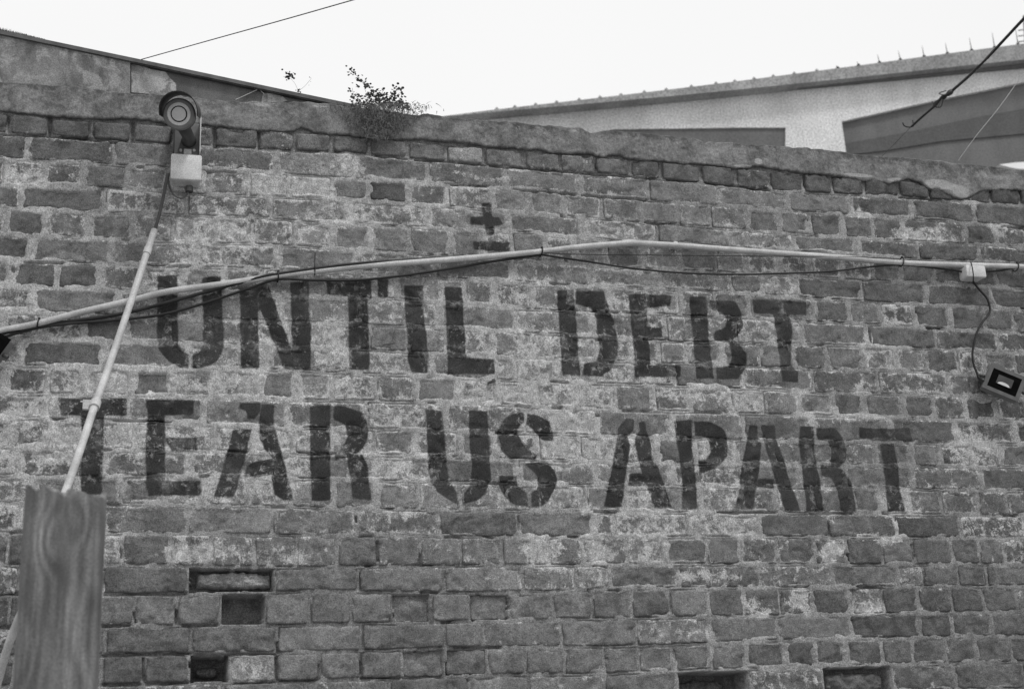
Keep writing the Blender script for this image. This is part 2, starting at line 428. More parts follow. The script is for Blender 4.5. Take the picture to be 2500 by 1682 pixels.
# light limewashed patches, photo positions (2331 wide view) rx ry strength
PATCH = [(660,425,100,32,.75),(510,545,60,60,.5),(430,560,50,50,.4),(1110,402,70,12,.5),(800,365,25,25,.6),(780,500,90,40,.35),(1145,358,26,16,.6),(1045,355,25,14,.4),
(60,410,50,25,.55),(90,490,30,15,.4),(300,875,130,40,.6),(520,875,130,30,.5),(760,780,45,60,.6),(1190,780,40,40,.6),(2100,530,60,22,.8),(1960,490,25,18,.5),
(2280,520,40,20,.4),(1300,1000,70,60,.55),(1720,900,120,30,.5),(1560,900,60,20,.5),(1980,780,50,24,.5),(1960,880,35,20,.6),(930,1060,70,50,.5),(620,1070,60,70,.6),(350,1010,70,50,.65),
(160,1020,90,40,.55),(90,950,80,60,.5),(450,1255,90,22,.7),(650,1262,70,26,.5),(1370,1255,32,26,1.1),(1225,1255,60,42,.85),(1350,1190,34,34,.8),(1890,1250,24,22,1.2),
(1600,1310,80,14,.6),(570,1528,46,26,.5),(1740,1375,40,26,.7),(1818,1368,14,26,1.0),(1980,1375,46,20,.6),(2060,1165,60,50,.55),(520,385,50,16,.3),(400,380,10,10,.1),(1290,520,30,30,.3),(1640,520,30,22,.5),(2200,460,25,22,.5),
(1990,1220,60,14,.6),(1260,1060,40,60,.35),(470,1100,60,60,.4),(250,1330,100,16,.35),(850,1060,60,60,.35),(1480,1150,60,80,.25),(2230,1010,60,40,.35),(1880,1130,30,60,.4),
(700,880,120,30,.4),(1150,900,150,30,.35),(1000,470,60,60,.3),(1200,640,60,40,.15),(2250,980,60,60,.2),(1290,770,60,30,.2),(600,1000,200,60,.2),(1900,950,120,25,.4)]
PU = []
for (x, y, rx, ry, s) in PATCH:
    x, y, rx, ry = [q * 1.0725 for q in (x, y, rx, ry)]
    a, b = uv(x, y), uv(x + rx, y + ry); PU.append((a[0], a[1], abs(b[0] - a[0]), abs(b[1] - a[1]), s))
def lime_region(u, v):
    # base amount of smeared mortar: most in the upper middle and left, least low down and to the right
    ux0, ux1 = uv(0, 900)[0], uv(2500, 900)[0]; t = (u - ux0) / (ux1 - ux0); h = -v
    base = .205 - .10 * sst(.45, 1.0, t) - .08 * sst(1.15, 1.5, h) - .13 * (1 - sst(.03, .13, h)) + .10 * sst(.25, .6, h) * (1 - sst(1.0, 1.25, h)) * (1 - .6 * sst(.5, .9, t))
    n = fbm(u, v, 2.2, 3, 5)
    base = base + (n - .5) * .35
    wu = u + (fbm(u, v, 9, 3, 21) - .5) * .10; wv = v + (fbm(u, v, 9, 3, 31) - .5) * .05
    for (a, b, ra, rb, s) in PU:
        q = ((wu - a) / ra) ** 2 + ((wv - b) / rb) ** 2
        base = base + .62 * s * np.exp(-q * q * .8)
    return base

# ------------------------------------------------------------------ lettering, as outlines on the wall
def T(ox, oy, s, polys): return [[(ox + a / s, oy + b / s) for a, b in p] for p in polys]
LET = []
LET += T(350,640,4.662,[
 [(160,160),(385,150),(390,560),(395,930),(430,1000),(515,1055),(515,1205),(420,1200),(280,1120),(185,1000),(160,900)],
 [(665,170),(880,160),(900,560),(918,860),(905,1010),(840,1130),(740,1180),(565,1200),(560,1060),(640,1030),(680,930),(680,560)],
 [(1090,300),(1300,300),(1310,860),(1315,1210),(1105,1205),(1105,600)],
 [(1230,290),(1410,240),(1500,480),(1570,700),(1670,940),(1700,1010),(1700,1220),(1600,1220),(1530,1010),(1400,700),(1310,500),(1280,350)],
 [(1670,220),(1880,220),(1890,640),(1910,720),(1900,1220),(1690,1225),(1690,640)]])
LET += T(800,640,4.662,[
 [(230,200),(480,190),(500,400),(455,450),(465,700),(475,1000),(470,1225),(245,1220),(245,800),(235,450)],
 [(-15,190),(490,190),(500,400),(0,372)],[(565,190),(690,190),(685,400),(575,400)],
 [(875,265),(1090,260),(1085,450),(1100,700),(1120,800),(1140,1100),(1135,1260),(950,1250),(915,1100),(905,750),(880,500)],
 [(1330,280),(1530,285),(1540,500),(1560,800),(1575,1090),(1890,1105),(1895,1275),(1370,1270),(1355,900),(1345,500)]])
LET += T(1300,660,3.33,[
 [(200,165),(330,160),(350,330),(365,540),(390,850),(245,850),(230,600),(215,380)],
 [(355,165),(580,170),(620,330),(670,420),(690,560),(690,690),(640,800),(560,865),(415,850),(415,760),(520,740),(545,650),(530,500),(515,380),(480,300),(355,270)],
 [(785,190),(925,190),(930,450),(950,600),(960,770),(830,770),(820,600),(800,400)],[(930,195),(1130,205),(1120,290),(930,300)],
 [(930,455),(1050,470),(1060,545),(940,540)],[(828,770),(1200,770),(1205,865),(835,865)],
 [(1275,215),(1410,215),(1430,500),(1475,880),(1335,880),(1310,560)],
 [(1440,240),(1640,250),(1690,320),(1710,450),(1670,530),(1600,590),(1480,565),(1480,500),(1570,460),(1580,400),(1540,340),(1440,310)],
 [(1600,550),(1680,590),(1740,680),(1740,780),(1670,885),(1500,885),(1490,790),(1600,780),(1625,700),(1600,620)],
 [(1785,235),(2010,240),(2225,260),(2235,365),(2100,355),(1800,350)],
 [(1960,350),(2090,350),(2110,500),(2100,770),(2160,830),(2160,910),(2030,905),(2010,700),(1980,500)]])
LET += T(100,940,4.662,[
 [(190,150),(980,155),(980,345),(730,350),(230,340)],[(455,345),(720,345),(710,700),(690,1060),(690,1245),(455,1240),(460,900),(470,600)],
 [(1190,165),(1740,170),(1730,335),(1215,340)],[(1215,335),(1400,335),(1415,600),(1410,1080),(1200,1080),(1190,700)],
 [(1400,600),(1775,598),(1775,760),(1490,765)],[(1180,1090),(1815,1085),(1825,1250),(1230,1255)]])
LET += T(500,960,4.662,[
 [(320,410),(530,410),(480,650),(440,800),(400,950),(330,1185),(95,1180),(190,900),(270,620)],
 [(390,110),(640,110),(640,190),(570,290),(480,290),(470,200),(390,180)],
 [(650,110),(790,140),(780,350),(840,560),(880,700),(950,960),(1000,1220),(890,1210),(790,1150),(760,960),(790,760),(680,640),(630,500),(620,300)],
 [(540,785),(800,740),(850,900),(620,950),(455,945),(480,830)],
 [(1195,140),(1425,140),(1425,650),(1435,1220),(1215,1220),(1200,700)],
 [(1470,140),(1600,150),(1780,210),(1850,340),(1860,480),(1800,620),(1740,670),(1700,720),(1480,750),(1480,600),(1590,570),(1630,480),(1600,360),(1470,300)],
 [(1640,700),(1790,700),(1860,850),(1870,1050),(1895,1210),(1680,1195),(1660,950),(1620,780)]])
LET += T(950,960,4.662,[
 [(415,190),(600,195),(630,500),(655,800),(680,1010),(760,1100),(790,1270),(700,1220),(560,1130),(480,1020),(450,850),(430,450)],
 [(905,200),(1110,205),(1130,400),(1145,700),(1160,980),(1100,1130),(1000,1220),(850,1255),(850,1150),(920,1050),(945,800),(920,600)],
 [(1530,220),(1390,240),(1290,310),(1235,420),(1235,560),(1290,660),(1370,730),(1670,760),(1680,700),(1560,620),(1480,500),(1460,400),(1540,310)],
 [(1570,225),(1700,250),(1820,320),(1865,430),(1865,540),(1730,530),(1660,440),(1570,340)],
 [(1530,800),(1800,780),(1880,880),(1910,980),(1880,1100),(1820,1220),(1740,1280),(1625,1285),(1625,1130),(1700,1050),(1690,950),(1620,870)],
 [(1250,940),(1450,940),(1465,1050),(1570,1130),(1580,1285),(1440,1270),(1310,1170),(1260,1060)]])
LET += T(1400,980,4.662,[
 [(600,190),(695,200),(680,320),(620,400),(640,500),(615,700),(580,950),(550,1200),(345,1200),(400,950),(450,700),(500,400),(510,300)],
 [(740,235),(810,230),(830,330),(880,450),(890,650),(960,750),(1020,900),(1120,1200),(1000,1220),(920,1200),(840,960),(625,955),(640,820),(785,820),(740,650),(700,500),(710,400),(760,330)],
 [(1140,215),(1340,215),(1350,500),(1380,750),(1405,1000),(1415,1220),(1240,1225),(1250,950),(1220,700),(1165,400)],
 [(1375,225),(1560,235),(1700,310),(1750,430),(1750,620),(1650,740),(1500,810),(1440,810),(1425,670),(1520,650),(1570,560),(1550,450),(1500,400),(1380,385)]])
LET += T(1750,1000,4.238,[
 [(340,160),(420,170),(425,330),(460,340),(450,550),(430,700),(400,850),(380,1040),(195,1020),(240,800),(260,590),(300,400)],
 [(450,160),(600,165),(610,300),(680,480),(760,750),(870,1050),(710,1050),(640,830),(560,560),(490,330)],
 [(420,710),(590,715),(600,820),(420,790)],
 [(860,170),(1000,175),(1010,400),(1040,600),(1075,800),(1105,1050),(930,1050),(900,750),(870,500),(845,330)],
 [(1030,190),(1230,190),(1300,290),(1350,420),(1340,520),(1260,600),(1180,600),(1190,400),(1150,320),(1030,310)],
 [(1080,570),(1200,580),(1310,630),(1390,750),(1420,900),(1440,1050),(1290,1050),(1260,900),(1240,800),(1180,700),(1080,680)],
 [(1470,180),(1790,200),(2000,180),(2020,320),(1690,330),(1480,290)],
 [(1690,350),(1830,350),(1880,600),(1890,800),(1940,1050),(1770,1050),(1740,700),(1720,500)]])
LET += T(600,100,3.136,[[(1810,1240),(1880,1240),(1885,1340),(1905,1480),(1840,1480),(1825,1380)],
 [(1720,1345),(1935,1350),(1975,1400),(1930,1415),(1720,1400)],[(1735,1530),(2020,1545),(2025,1610),(1750,1600)]])
LETU = [uva(p) for p in LET]
def signed(poly, u, v):
    """distance to an outline in metres, positive inside"""
    d = np.full(u.shape, 9.0); ins = np.zeros(u.shape, bool); n = len(poly)
    for i in range(n):
        ax, ay = poly[i]; bx, by = poly[(i + 1) % n]; ex, ey = bx - ax, by - ay
        t = np.clip(((u - ax) * ex + (v - ay) * ey) / (ex * ex + ey * ey + 1e-12), 0, 1)
        d = np.minimum(d, np.hypot(u - ax - t * ex, v - ay - t * ey))
        c = ((ay > v) != (by > v)) & (u < (bx - ax) * (v - ay) / (by - ay + 1e-12) + ax); ins ^= c
    return np.where(ins, d, -d)
def paint(u, v):
    out = np.zeros(u.shape); m = .028
    for p in LETU:
        a, b = p.min(0) - m, p.max(0) + m
        s = (u > a[0]) & (u < b[0]) & (v > a[1]) & (v < b[1])
        if not s.any(): continue
        q = signed(p, u[s], v[s]) + (fbm(u[s], v[s], 60, 2, 77) - .5) * .0045
        out[s] = np.maximum(out[s], np.maximum(sst(-.010, .009, q), .04 * sst(-.022, 0, q)))
    return out

# cracks and voids in the mortar: photo positions x0,y0,x1,y1,halfwidth px,depth m
CR = []
def cr(ox, oy, s, l):
    for a in l: CR.append((ox + a[0] / s, oy + a[1] / s, ox + a[2] / s, oy + a[3] / s, a[4] if len(a) > 4 else 2.5, .014))
cr(1300,660,3.33,[(145,302,520,328,3.6),(600,338,700,342,2.6),(740,340,860,345),(150,108,300,116),(380,555,560,570),(910,558,1080,558),(1110,562,1250,566,3),(160,905,290,912)])
cr(950,960,4.662,[(1450,148,1590,160,3.2),(1210,175,1280,160),(1860,162,1970,158,2.8),(1230,450,1450,450,3),(370,1365,480,1378),(460,102,520,104),(1130,1020,1240,1022)])
cr(1400,980,4.662,[(250,1255,500,1255,2.6),(1650,1248,1880,1262,4),(570,105,860,105),(220,150,320,158),(1390,118,1680,130),(300,1295,380,1300)])
cr(0,1182,3.136,[(800,148,910,152,2.8),(90,365,160,368,4),(810,578,870,575,3),(915,500,925,550,4),(1345,970,1352,1050,4),(790,1080,990,1078,2.6),(1400,1080,1660,1078,2.6),(800,655,1090,650,2.6),(800,835,1420,835,2.8),(790,1310,1450,1295,3.4),(1500,1302,2100,1302,3),(800,1530,1060,1530,4.4),(1130,1522,1430,1518,3.6),(1800,1522,2100,1518,3),(2120,1215,2128,1270,3.5),(2110,1340,2118,1490,3.6),(1090,1340,1100,1500,4),(0,830,140,835,4),(0,1090,80,1095,5),(1030,980,1035,1050,3),(970,1280,1050,1275,3)])
cr(100,940,4.662,[(830,398,1470,405,2.6),(1090,82,1190,78,3.6),(150,385,250,370,3),(720,735,790,735),(800,1352,890,1356,3.4),(1820,1035,1890,1035),(890,90,940,95)])
cr(500,960,4.662,[(1080,660,1180,665,3.6),(1180,685,1460,682,2.6),(270,645,470,660,2.8),(760,1290,920,1290),(2020,1302,2140,1300)])
cr(600,1182,3.136,[(880,398,970,395,3),(1330,218,1430,230),(1350,822,1470,824,2.8),(1310,612,1430,605,3.6),(1005,450,1018,575,5),(925,622,955,618,4),(1330,545,1340,610,3.6),(235,1330,240,1490,4.4),(552,1390,556,1480,4),(870,1372,880,1430,4.4),(1530,400,1640,400,2.6),(1830,395,1890,410,3),(1510,1052,1560,1050,3.4),(1600,1248,1950,1244,2.6),(1735,915,1745,1030,5),(2010,880,2018,940,4),(1415,960,1420,1050,4.4),(240,1215,250,1280,4),(890,1475,1180,1478),(1220,1478,1500,1470,3),(250,1500,540,1495,3.4),(850,255,855,280,3.5),(1130,1525,1700,1500,2.6)])
cr(1200,1182,3.136,[(795,205,910,212,3),(600,395,660,395,2.8),(905,815,975,808,4),(740,800,742,825,3),(125,870,135,940,4),(0,1240,70,1245,4),(1560,1205,1645,1203,2.8),(790,632,870,638,3),(610,600,650,600),(1800,600,1840,600,3)])
cr(1800,1182,3.136,[(1120,220,1160,225,4.5),(2050,235,2140,235,3.2),(450,780,530,785,2.6),(930,782,1110,790,2.6),(850,540,880,600,5),(0,215,300,215,2.5),(560,222,880,222,2.5),(1340,460,1350,560,3.5),(700,290,710,380,3.6),(2025,560,2030,610,3)])
cr(1800,400,3.136,[(1940,205,2190,215,3.2),(1460,1255,1560,1250,2.8),(1240,260,1500,272,3),(2030,488,2190,486,2.8),(850,875,1050,885,2.6),(620,1382,660,1382)])
cr(0,450,3.136,[(95,640,105,665,4),(1140,620,1250,618,2.5),(940,418,980,420,3),(200,598,480,600),(1280,628,1450,628)])
cr(600,100,3.136,[(1580,1100,1850,1110,2.6),(1300,905,1830,950,2.8),(2060,1490,2190,1500,2.6),(1000,880,1230,905,3),(1300,2,1301,3)])
cr(1200,200,3.136,[(180,828,640,860,3.2),(700,870,1170,905,3),(1090,898,1180,905,3.6),(0,645,1060,725,3),(1060,725,1250,740,2.8),(1350,748,1570,760,2.8),(1640,772,2130,830,2.6),(1050,1060,1120,1070,3.2),(1180,1080,1370,1082),(200,1178,340,1182,2.6),(540,1020,552,1035,4)])
cr(0,0,3.136,[(380,880,378,1030,5),(60,880,65,1010,4),(1015,935,1018,1085,5),(0,1030,700,1060,3.4),(700,1075,1280,1125,3),(1645,980,1650,1130,5),(1980,1000,1990,1130,3.5),(1550,1160,1900,1165,2.6),(1550,1315,1800,1320,2.6),(1060,1280,1085,1285,4.4)])
CRU = []
for (x0, y0, x1, y1, hw, dp) in CR:
    a, b = uv(x0, y0), uv(x1, y1); CRU.append((*a, *b, hw * .00115 + .0006, dp))
def cracks(u, v):
    out = np.zeros(u.shape)
    wv = v + (fbm(u, v, 30, 3, 55) - .5) * .006
    for (ax, ay, bx, by, hw, dp) in CRU:
        m = hw + .006
        s = (u > min(ax, bx) - m) & (u < max(ax, bx) + m) & (wv > min(ay, by) - m) & (wv < max(ay, by) + m)
        if not s.any(): continue
        ex, ey = bx - ax, by - ay; U, V = u[s], wv[s]
        t = np.clip(((U - ax) * ex + (V - ay) * ey) / (ex * ex + ey * ey + 1e-12), 0, 1)
        d = np.hypot(U - ax - t * ex, V - ay - t * ey) / (hw * (.6 + .8 * fbm(U, V, 45, 2, 91)))
        out[s] = np.maximum(out[s], dp * (1 - sst(.55, 1.25, d)))
    return out

def set_attr(me, name, val):
    a = me.attributes.new(name, 'FLOAT', 'POINT'); a.data.foreach_set('value', np.ascontiguousarray(val, dtype=np.float32))
def grid_mesh(name, X, Y, Z, attrs, mat_, flip=False):
    nv, nu = X.shape; me = bpy.data.meshes.new(name)
    co = np.stack([X, Y, Z], -1).reshape(-1, 3); me.vertices.add(len(co)); me.vertices.foreach_set('co', co.ravel().astype(np.float32))
    i = np.arange(nv * nu).reshape(nv, nu)
    q = np.stack([i[:-1, :-1], i[:-1, 1:], i[1:, 1:], i[1:, :-1]], -1).reshape(-1, 4)
    if flip: q = q[:, ::-1]
    me.loops.add(q.size); me.loops.foreach_set('vertex_index', q.ravel().astype(np.int32))
    me.polygons.add(len(q)); me.polygons.foreach_set('loop_start', np.arange(0, q.size, 4, dtype=np.int32))
    me.update(calc_edges=True)
    me.polygons.foreach_set('use_smooth', np.ones(len(q), bool))
    for k, a in attrs.items(): set_attr(me, k, a.ravel())
    me.materials.append(mat_); return me

# ------------------------------------------------------------------ mortar bed
wall = empty('brick_wall', (0, 0, 0))
tag(wall, 'old brick wall under a cement capping with stencilled capital letters UNTIL DEBT TEAR US APART', 'wall')
VB = float(min(lines[NC][:, 1])) + .01
us = np.arange(ULEFT + .02, URIGHT - .02, .0055); vs_ = np.arange(VB, .03, .0030)
U, V = np.meshgrid(us, vs_)
Wu = U + (fbm(U, V, 38, 3, 1) - .5) * .007; Wv = V + (fbm(U, V, 38, 3, 2) - .5) * .006
D = np.full(U.shape, -.02); BK = np.zeros(U.shape, int); BI = np.zeros(U.shape, int)
LU = np.array([np.interp(us, l[:, 0], l[:, 1]) for l in lines])
for k in range(1, NC + 1):
    s = (Wv <= LU[k - 1][None, :]) & (Wv > LU[k][None, :])
    if not s.any(): continue
    js = np.array(joints[k]); gp = np.where(Wu[s] > us[0] + .78 * (us[-1] - us[0]), .0062, .0085) if k < 16 else .0058
    i = np.clip(np.searchsorted(js, Wu[s]) - 1, 0, len(js) - 2)
    col = np.broadcast_to(np.arange(len(us))[None, :], U.shape)[s]
    dl = Wu[s] - js[i]; dr = js[i + 1] - Wu[s]; dt = LU[k - 1][col] - Wv[s]; db = Wv[s] - LU[k][col]
    D[s] = np.minimum(np.minimum(dl, dr) - gp, np.minimum(dt, db) - .0056); BK[s] = k; BI[s] = i
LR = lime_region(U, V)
px = (U - us[0]) / (us[-1] - us[0]); hh = -V
lvl = -.0016 + .0055 * np.clip(LR, 0, 1) - .007 * (1 - sst(.06, .085, hh)) - .0040 * sst(1.12, 1.3, hh) * (1 - sst(.35, .6, px))
lvl = lvl + (fbm(U, V, 16, 4, 8) - .5) * .007 + (fbm(U, V, 95, 3, 9) - .5) * .0040
H = lvl - .012 * sst(.0, .018, D + (fbm(U, V, 22, 3, 14) - .5) * .012)
# shrinkage gap under brick edges
gap = fbm(U, V * .4, 14, 3, 40)
under = np.exp(-((D + .0015) / .0022) ** 2) * sst(.54, .66, gap)
H = H - .009 * under
H = H - cracks(U, V)
for (k, i), (what, dep) in state.items():
    s = (BK == k) & (BI == i)
    if what == 'hole':
        ins = s & (D > -.001); LR[ins] = -.1; H[ins] = -dep + (fbm(U[ins], V[ins], 30, 3, 66) - .5) * .016  # hole interior also darkened in colour, standing in for its shade
    else:
        ins = s & (D > 0); H[ins] = -dep - .012
PA = paint(U, V)
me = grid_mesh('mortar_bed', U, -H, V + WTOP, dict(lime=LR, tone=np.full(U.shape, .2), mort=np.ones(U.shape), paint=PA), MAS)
mo = bpy.data.objects.new('mortar_bed', me); link(mo, wall)
# body of the wall behind and below the visible courses
b = MB(); b.box(((ULEFT + URIGHT) / 2, .2, (WTOP + .0) / 2), (URIGHT - ULEFT, .16, WTOP - .02))
b.box(((ULEFT + URIGHT) / 2, .06, (WTOP + VB) / 2 - .002), (URIGHT - ULEFT - .01, .118, WTOP + VB))
core = b.build('wall_core', simple('old_brickwork', .12, .22, 9, .9)); core.parent = wall

# ------------------------------------------------------------------ bricks
def brick_mesh(k, i):
    js = joints[k]; ins = .0076 if (k < 16 and js[i] < us[0] + .78 * (us[-1] - us[0])) else .0054
    u0, u1 = js[i] + ins, js[i + 1] - ins
    if u1 - u0 < .025: return None
    um = (u0 + u1) / 2; hgt = L(k - 1, um) - L(k, um) - .0100; wid = u1 - u0
    nu = max(6, int(wid / .0052)); nv = max(6, int(hgt / .0048))
    a = np.linspace(-1, 1, nu + 1); c = np.linspace(-1, 1, nv + 1)
    a = np.concatenate([[-1], a, [1]]); c = np.concatenate([[-1], c, [1]])
    A, C = np.meshgrid(a, c)
    r = random.Random(k * 100 + i); st = state.get((k, i))
    cr_ = r.uniform(.01, .035) * (.225 / wid) ** .6; cr2 = r.uniform(.02, .09)
    pw = r.choice([8, 12, 16])
    uu = um + A * wid / 2 * (1 - cr_ * np.abs(C) ** pw)
    t, bb = L(k - 1, uu) - .0052, L(k, uu) + .0052
    vv = (t + bb) / 2 + C * (t - bb) / 2 * (1 - cr2 * np.abs(A) ** (pw * (2 if wid > .15 else 1)))
    wu = (fbm(uu, vv, 38, 3, 1) - .5) * .007; wv = (fbm(uu, vv, 38, 3, 2) - .5) * .006
    x = uu - wu + (fbm(uu, vv, 55, 2, k * 7 + i) - .5) * .004; z = vv - wv
    ex = wid / 2 * (1 - np.abs(A)); ez = hgt / 2 * (1 - np.abs(C)); d = np.minimum(ex, ez)
    off = r.uniform(-.0015, .0018) + (.002 if k == 1 else 0)
    if k >= 17 and x.mean() < .6: off += .0008
    tilt = r.uniform(-.0015, .0015) * A + r.uniform(-.001, .001) * C
    h = off + tilt * .7 - .0011 * np.exp(-d / .003) + (fbm(x, z, 24, 4, 50 + i) - .5) * .0024 + (fbm(x, z, 110, 2, 60) - .5) * .0020
    # chipped edges and corners, flaked faces
    h = h - .004 * sst(.60, .64, fbm(x, z, 13, 3, 200 + (k * 13 + i) % 40))
    h = h - .008 * sst(.60, .72, fbm(x, z, 28, 3, k * 3 + i)) * np.exp(-d / .012)
    if st:
        dep = st[1]; rough = (fbm(x, z, 22, 4, 33) - .5)
        if st[0] == 'hole': return None
        bow = np.clip(1 - (A ** 2 + (C - .1) ** 2), 0, 1)
        h = -dep * (1 - .45 * bow) + rough * .02
    h[0, :] = h[-1, :] = -.022; h[:, 0] = h[:, -1] = -.022
    h[0, :] = np.minimum(h[1, :] - .012, -.02); h[-1, :] = np.minimum(h[-2, :] - .012, -.02); h[:, 0] = np.minimum(h[:, 1] - .012, -.02); h[:, -1] = np.minimum(h[:, -2] - .012, -.02)
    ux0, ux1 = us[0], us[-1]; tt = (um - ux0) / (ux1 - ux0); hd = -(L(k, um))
    tone = .178 - .060 * sst(.45, .9, tt) - .02 * sst(1.1, 1.6, hd)*(1-tt*.5) - .02 * (1 - sst(.05, .2, tt)) - (.03 if k == 1 else 0)  # vignette falloff painted into brick tone: darker right, low down and left
    tone *= r.uniform(.80, 1.20) * (.8 + .2 * sst(.08, .25, tt))  # random per brick, plus more of the painted falloff at left
    tone = tone_of.get((k, i), tone)
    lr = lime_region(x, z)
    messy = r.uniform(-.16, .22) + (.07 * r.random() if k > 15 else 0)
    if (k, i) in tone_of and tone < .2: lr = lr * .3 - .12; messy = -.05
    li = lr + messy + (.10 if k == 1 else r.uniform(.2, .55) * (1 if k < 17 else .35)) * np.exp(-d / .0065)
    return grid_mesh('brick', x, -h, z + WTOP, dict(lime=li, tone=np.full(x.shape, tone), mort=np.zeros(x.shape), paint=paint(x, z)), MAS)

def inframe(u, v):
    q = RM.T @ (np.array([u, 0, v + WTOP]) - CAM); X = 1250 + FPX * q[0] / -q[2]; Y = 841 - FPX * q[1] / -q[2]
    return X, Y, -q[2]
allb = []
for k in range(1, NC + 1):
    js = joints[k]
    for i in range(len(js) - 1):
        um = (js[i] + js[i + 1]) / 2; vm = (L(k - 1, um) + L(k, um)) / 2; X, Y, dd = inframe(um, vm)
        vis = -30 < X < 2530 and Y < 1690
        area = (js[i + 1] - js[i]) / dd ** 2 * (1 if vis else .01)
        if (k, i) in state: area *= 5 if vis else 1
        allb.append((area, k, i))
allb.sort(reverse=True)
single = []; rest = []
for (area, k, i) in allb:
    m = brick_mesh(k, i)
    if m is None: continue
    (single if len(single) < 298 else rest).append(m)
for m in single: link(bpy.data.objects.new('brick', m), wall)
import bmesh
bm = bmesh.new()
for m in rest: bm.from_mesh(m); 
mj = bpy.data.meshes.new('smaller_bricks'); bm.to_mesh(mj); bm.free()
for m in rest: bpy.data.meshes.remove(m)
mj.materials.append(MAS)
mj.polygons.foreach_set('use_smooth', [True] * len(mj.polygons))
rb = link(bpy.data.objects.new('smaller_bricks', mj), wall); rb['kind'] = 'stuff'

# broken brick left in the upper hole, and crumbs in others
def lump(name, x0, y0, x1, y1, depth, th, tone_v):
    (ua, va), (ub, vb) = uv(x0, y0), uv(x1, y1); nu, nv = 44, 18
    A, C = np.meshgrid(np.linspace(-1, 1, nu), np.linspace(-1, 1, nv))
    x = (ua + ub) / 2 + A * (ub - ua) / 2; z = (va + vb) / 2 + C * abs(va - vb) / 2 * (1 - .25 * np.abs(A) ** 3)
    z = z + (fbm(x, z, 30, 4, 71, .65) - .5) * .020
    bow = np.clip(1 - np.abs(C) ** 3, 0, 1) * np.clip(1 - A ** 8, 0, 1)
    h = -depth + th * bow ** .45 * (.75 + .5 * fbm(x, z, 18, 3, 79)) + (fbm(x, z, 45, 5, 73, .7) - .5) * .030
    m = grid_mesh(name, x, -h, z + WTOP, dict(lime=np.full(x.shape, .12), tone=np.full(x.shape, tone_v), mort=np.zeros(x.shape), paint=np.zeros(x.shape)), MAS)
    return link(bpy.data.objects.new(name, m), wall)
lump('broken_brick', 482, 1392, 664, 1434, .048, .028, .25)
lump('broken_brick', 480, 1622, 535, 1650, .10, .03, .13)
lump('broken_brick', 1675, 1655, 1805, 1700, .11, .02, .13)
lump('broken_brick', 2020, 1640, 2165, 1690, .04, .03, .13)

# ------------------------------------------------------------------ cement capping
CB = [(-300,255),(0,269),(32,271),(96,277),(137,282),(191,285),(255,289),(300,287),(350,290),(405,298),(510,303),(574,311),(670,319),(720,317),(737,307),(766,320),(807,325),(855,328),(920,336),(986,339),(1040,337),(1078,344),(1126,344),(1183,355),(1263,360),(1295,363),(1315,362),(1350,372),(1423,374),(1449,374),(1474,383),(1487,378),(1512,377),(1532,385),(1579,391),(1615,391),(1666,399),(1704,398),(1742,402),(1796,410),(1854,404),(1889,409),(1927,414),(1959,421),(2023,425),(2052,429),(2087,435),(2106,441),(2135,437),(2173,448),(2205,437),(2224,435),(2253,445),(2272,460),(2294,460),(2323,476),(2352,488),(2374,476),(2396,464),(2422,462),(2479,461),(2700,480)]
CT = [(-300,172),(0,191),(96,198),(121,203),(191,207),(287,220),(383,223),(478,233),(638,245),(760,246),(842,252),(887,256),(1014,274),(1123,280),(1174,288),(1248,294),(1298,297),(1380,303),(1417,308),(1442,321),(1484,315),(1560,319),(1710,335),(1723,343),(1742,340),(1892,351),(1918,352),(2065,367),(2215,381),(2374,394),(2450,404),(2498,411),(2700,432)]
ct, cb_ = uva(CT, .007), uva(CB, .007)
cu = np.arange(ULEFT + .03, URIGHT - .03, .004)
tz = np.interp(cu, ct[:, 0], ct[:, 1]) + (fbm(cu, cu * 0, 55, 3, 3) - .5) * .010 + (fbm(cu, cu * 0, 12, 2, 4) - .5) * .010
bz = np.interp(cu, cb_[:, 0], cb_[:, 1]) + (fbm(cu, cu * 0, 70, 4, 5, .7) - .5) * .011
nrow = 34; rows = []; dirt = []
prof = [(0.0, .045), (0.0, .004)]                       # underside, running back to the brickwork
for (f, dy) in prof: rows.append((bz, np.full(cu.shape, dy)))
for j in range(nrow):
    f = j / (nrow - 1); z = bz + (tz - bz) * f
    bulge = .0055 - .002 * (1 - sst(0, .05, f)) - .016 * sst(.88, 1.0, f) ** 2
    h = bulge + (fbm(cu, z, 7, 4, 11) - .5) * .008 + (fbm(cu, z, 60, 3, 12) - .5) * .005
    rows.append((z, -h))
for dy, dz in ((.03, .004), (.10, .012), (.25, .006), (.27, -.1)): rows.append((tz + dz + (fbm(cu, tz + dy * 3, 20, 3, 13) - .5) * .006, np.full(cu.shape, dy)))
X = np.array([cu] * len(rows)); Z = np.array([r[0] for r in rows]); Y = np.array([r[1] for r in rows])
fr = np.concatenate([np.zeros(2), np.linspace(0, 1, nrow), np.ones(4)])[:, None] * np.ones(cu.shape)[None, :]
dirt = sst(.45, 1.0, fr) * .75 + (fbm(X, Z, 5, 3, 17) - .5) * .5
for (x_, y_, rx_, ry_) in ((2095,430,36,7),(2190,441,26,7),(2290,452,40,16),(2345,470,26,18),(1815,408,26,5),(1850,396,10,8),(1400,322,10,5),(640,258,30,8),(780,262,26,7)):
    q0, q1 = uv(x_, y_), uv(x_ + rx_, y_ + ry_)
    dirt = dirt - 1.5 * np.exp(-(((X - q0[0]) / (q1[0] - q0[0])) ** 2 + ((Z - q0[1]) / (q1[1] - q0[1])) ** 2) ** 1.5)
me = grid_mesh('capping', X, Y, Z + WTOP, dict(dirt=dirt), COP)
link(bpy.data.objects.new('capping', me), wall)

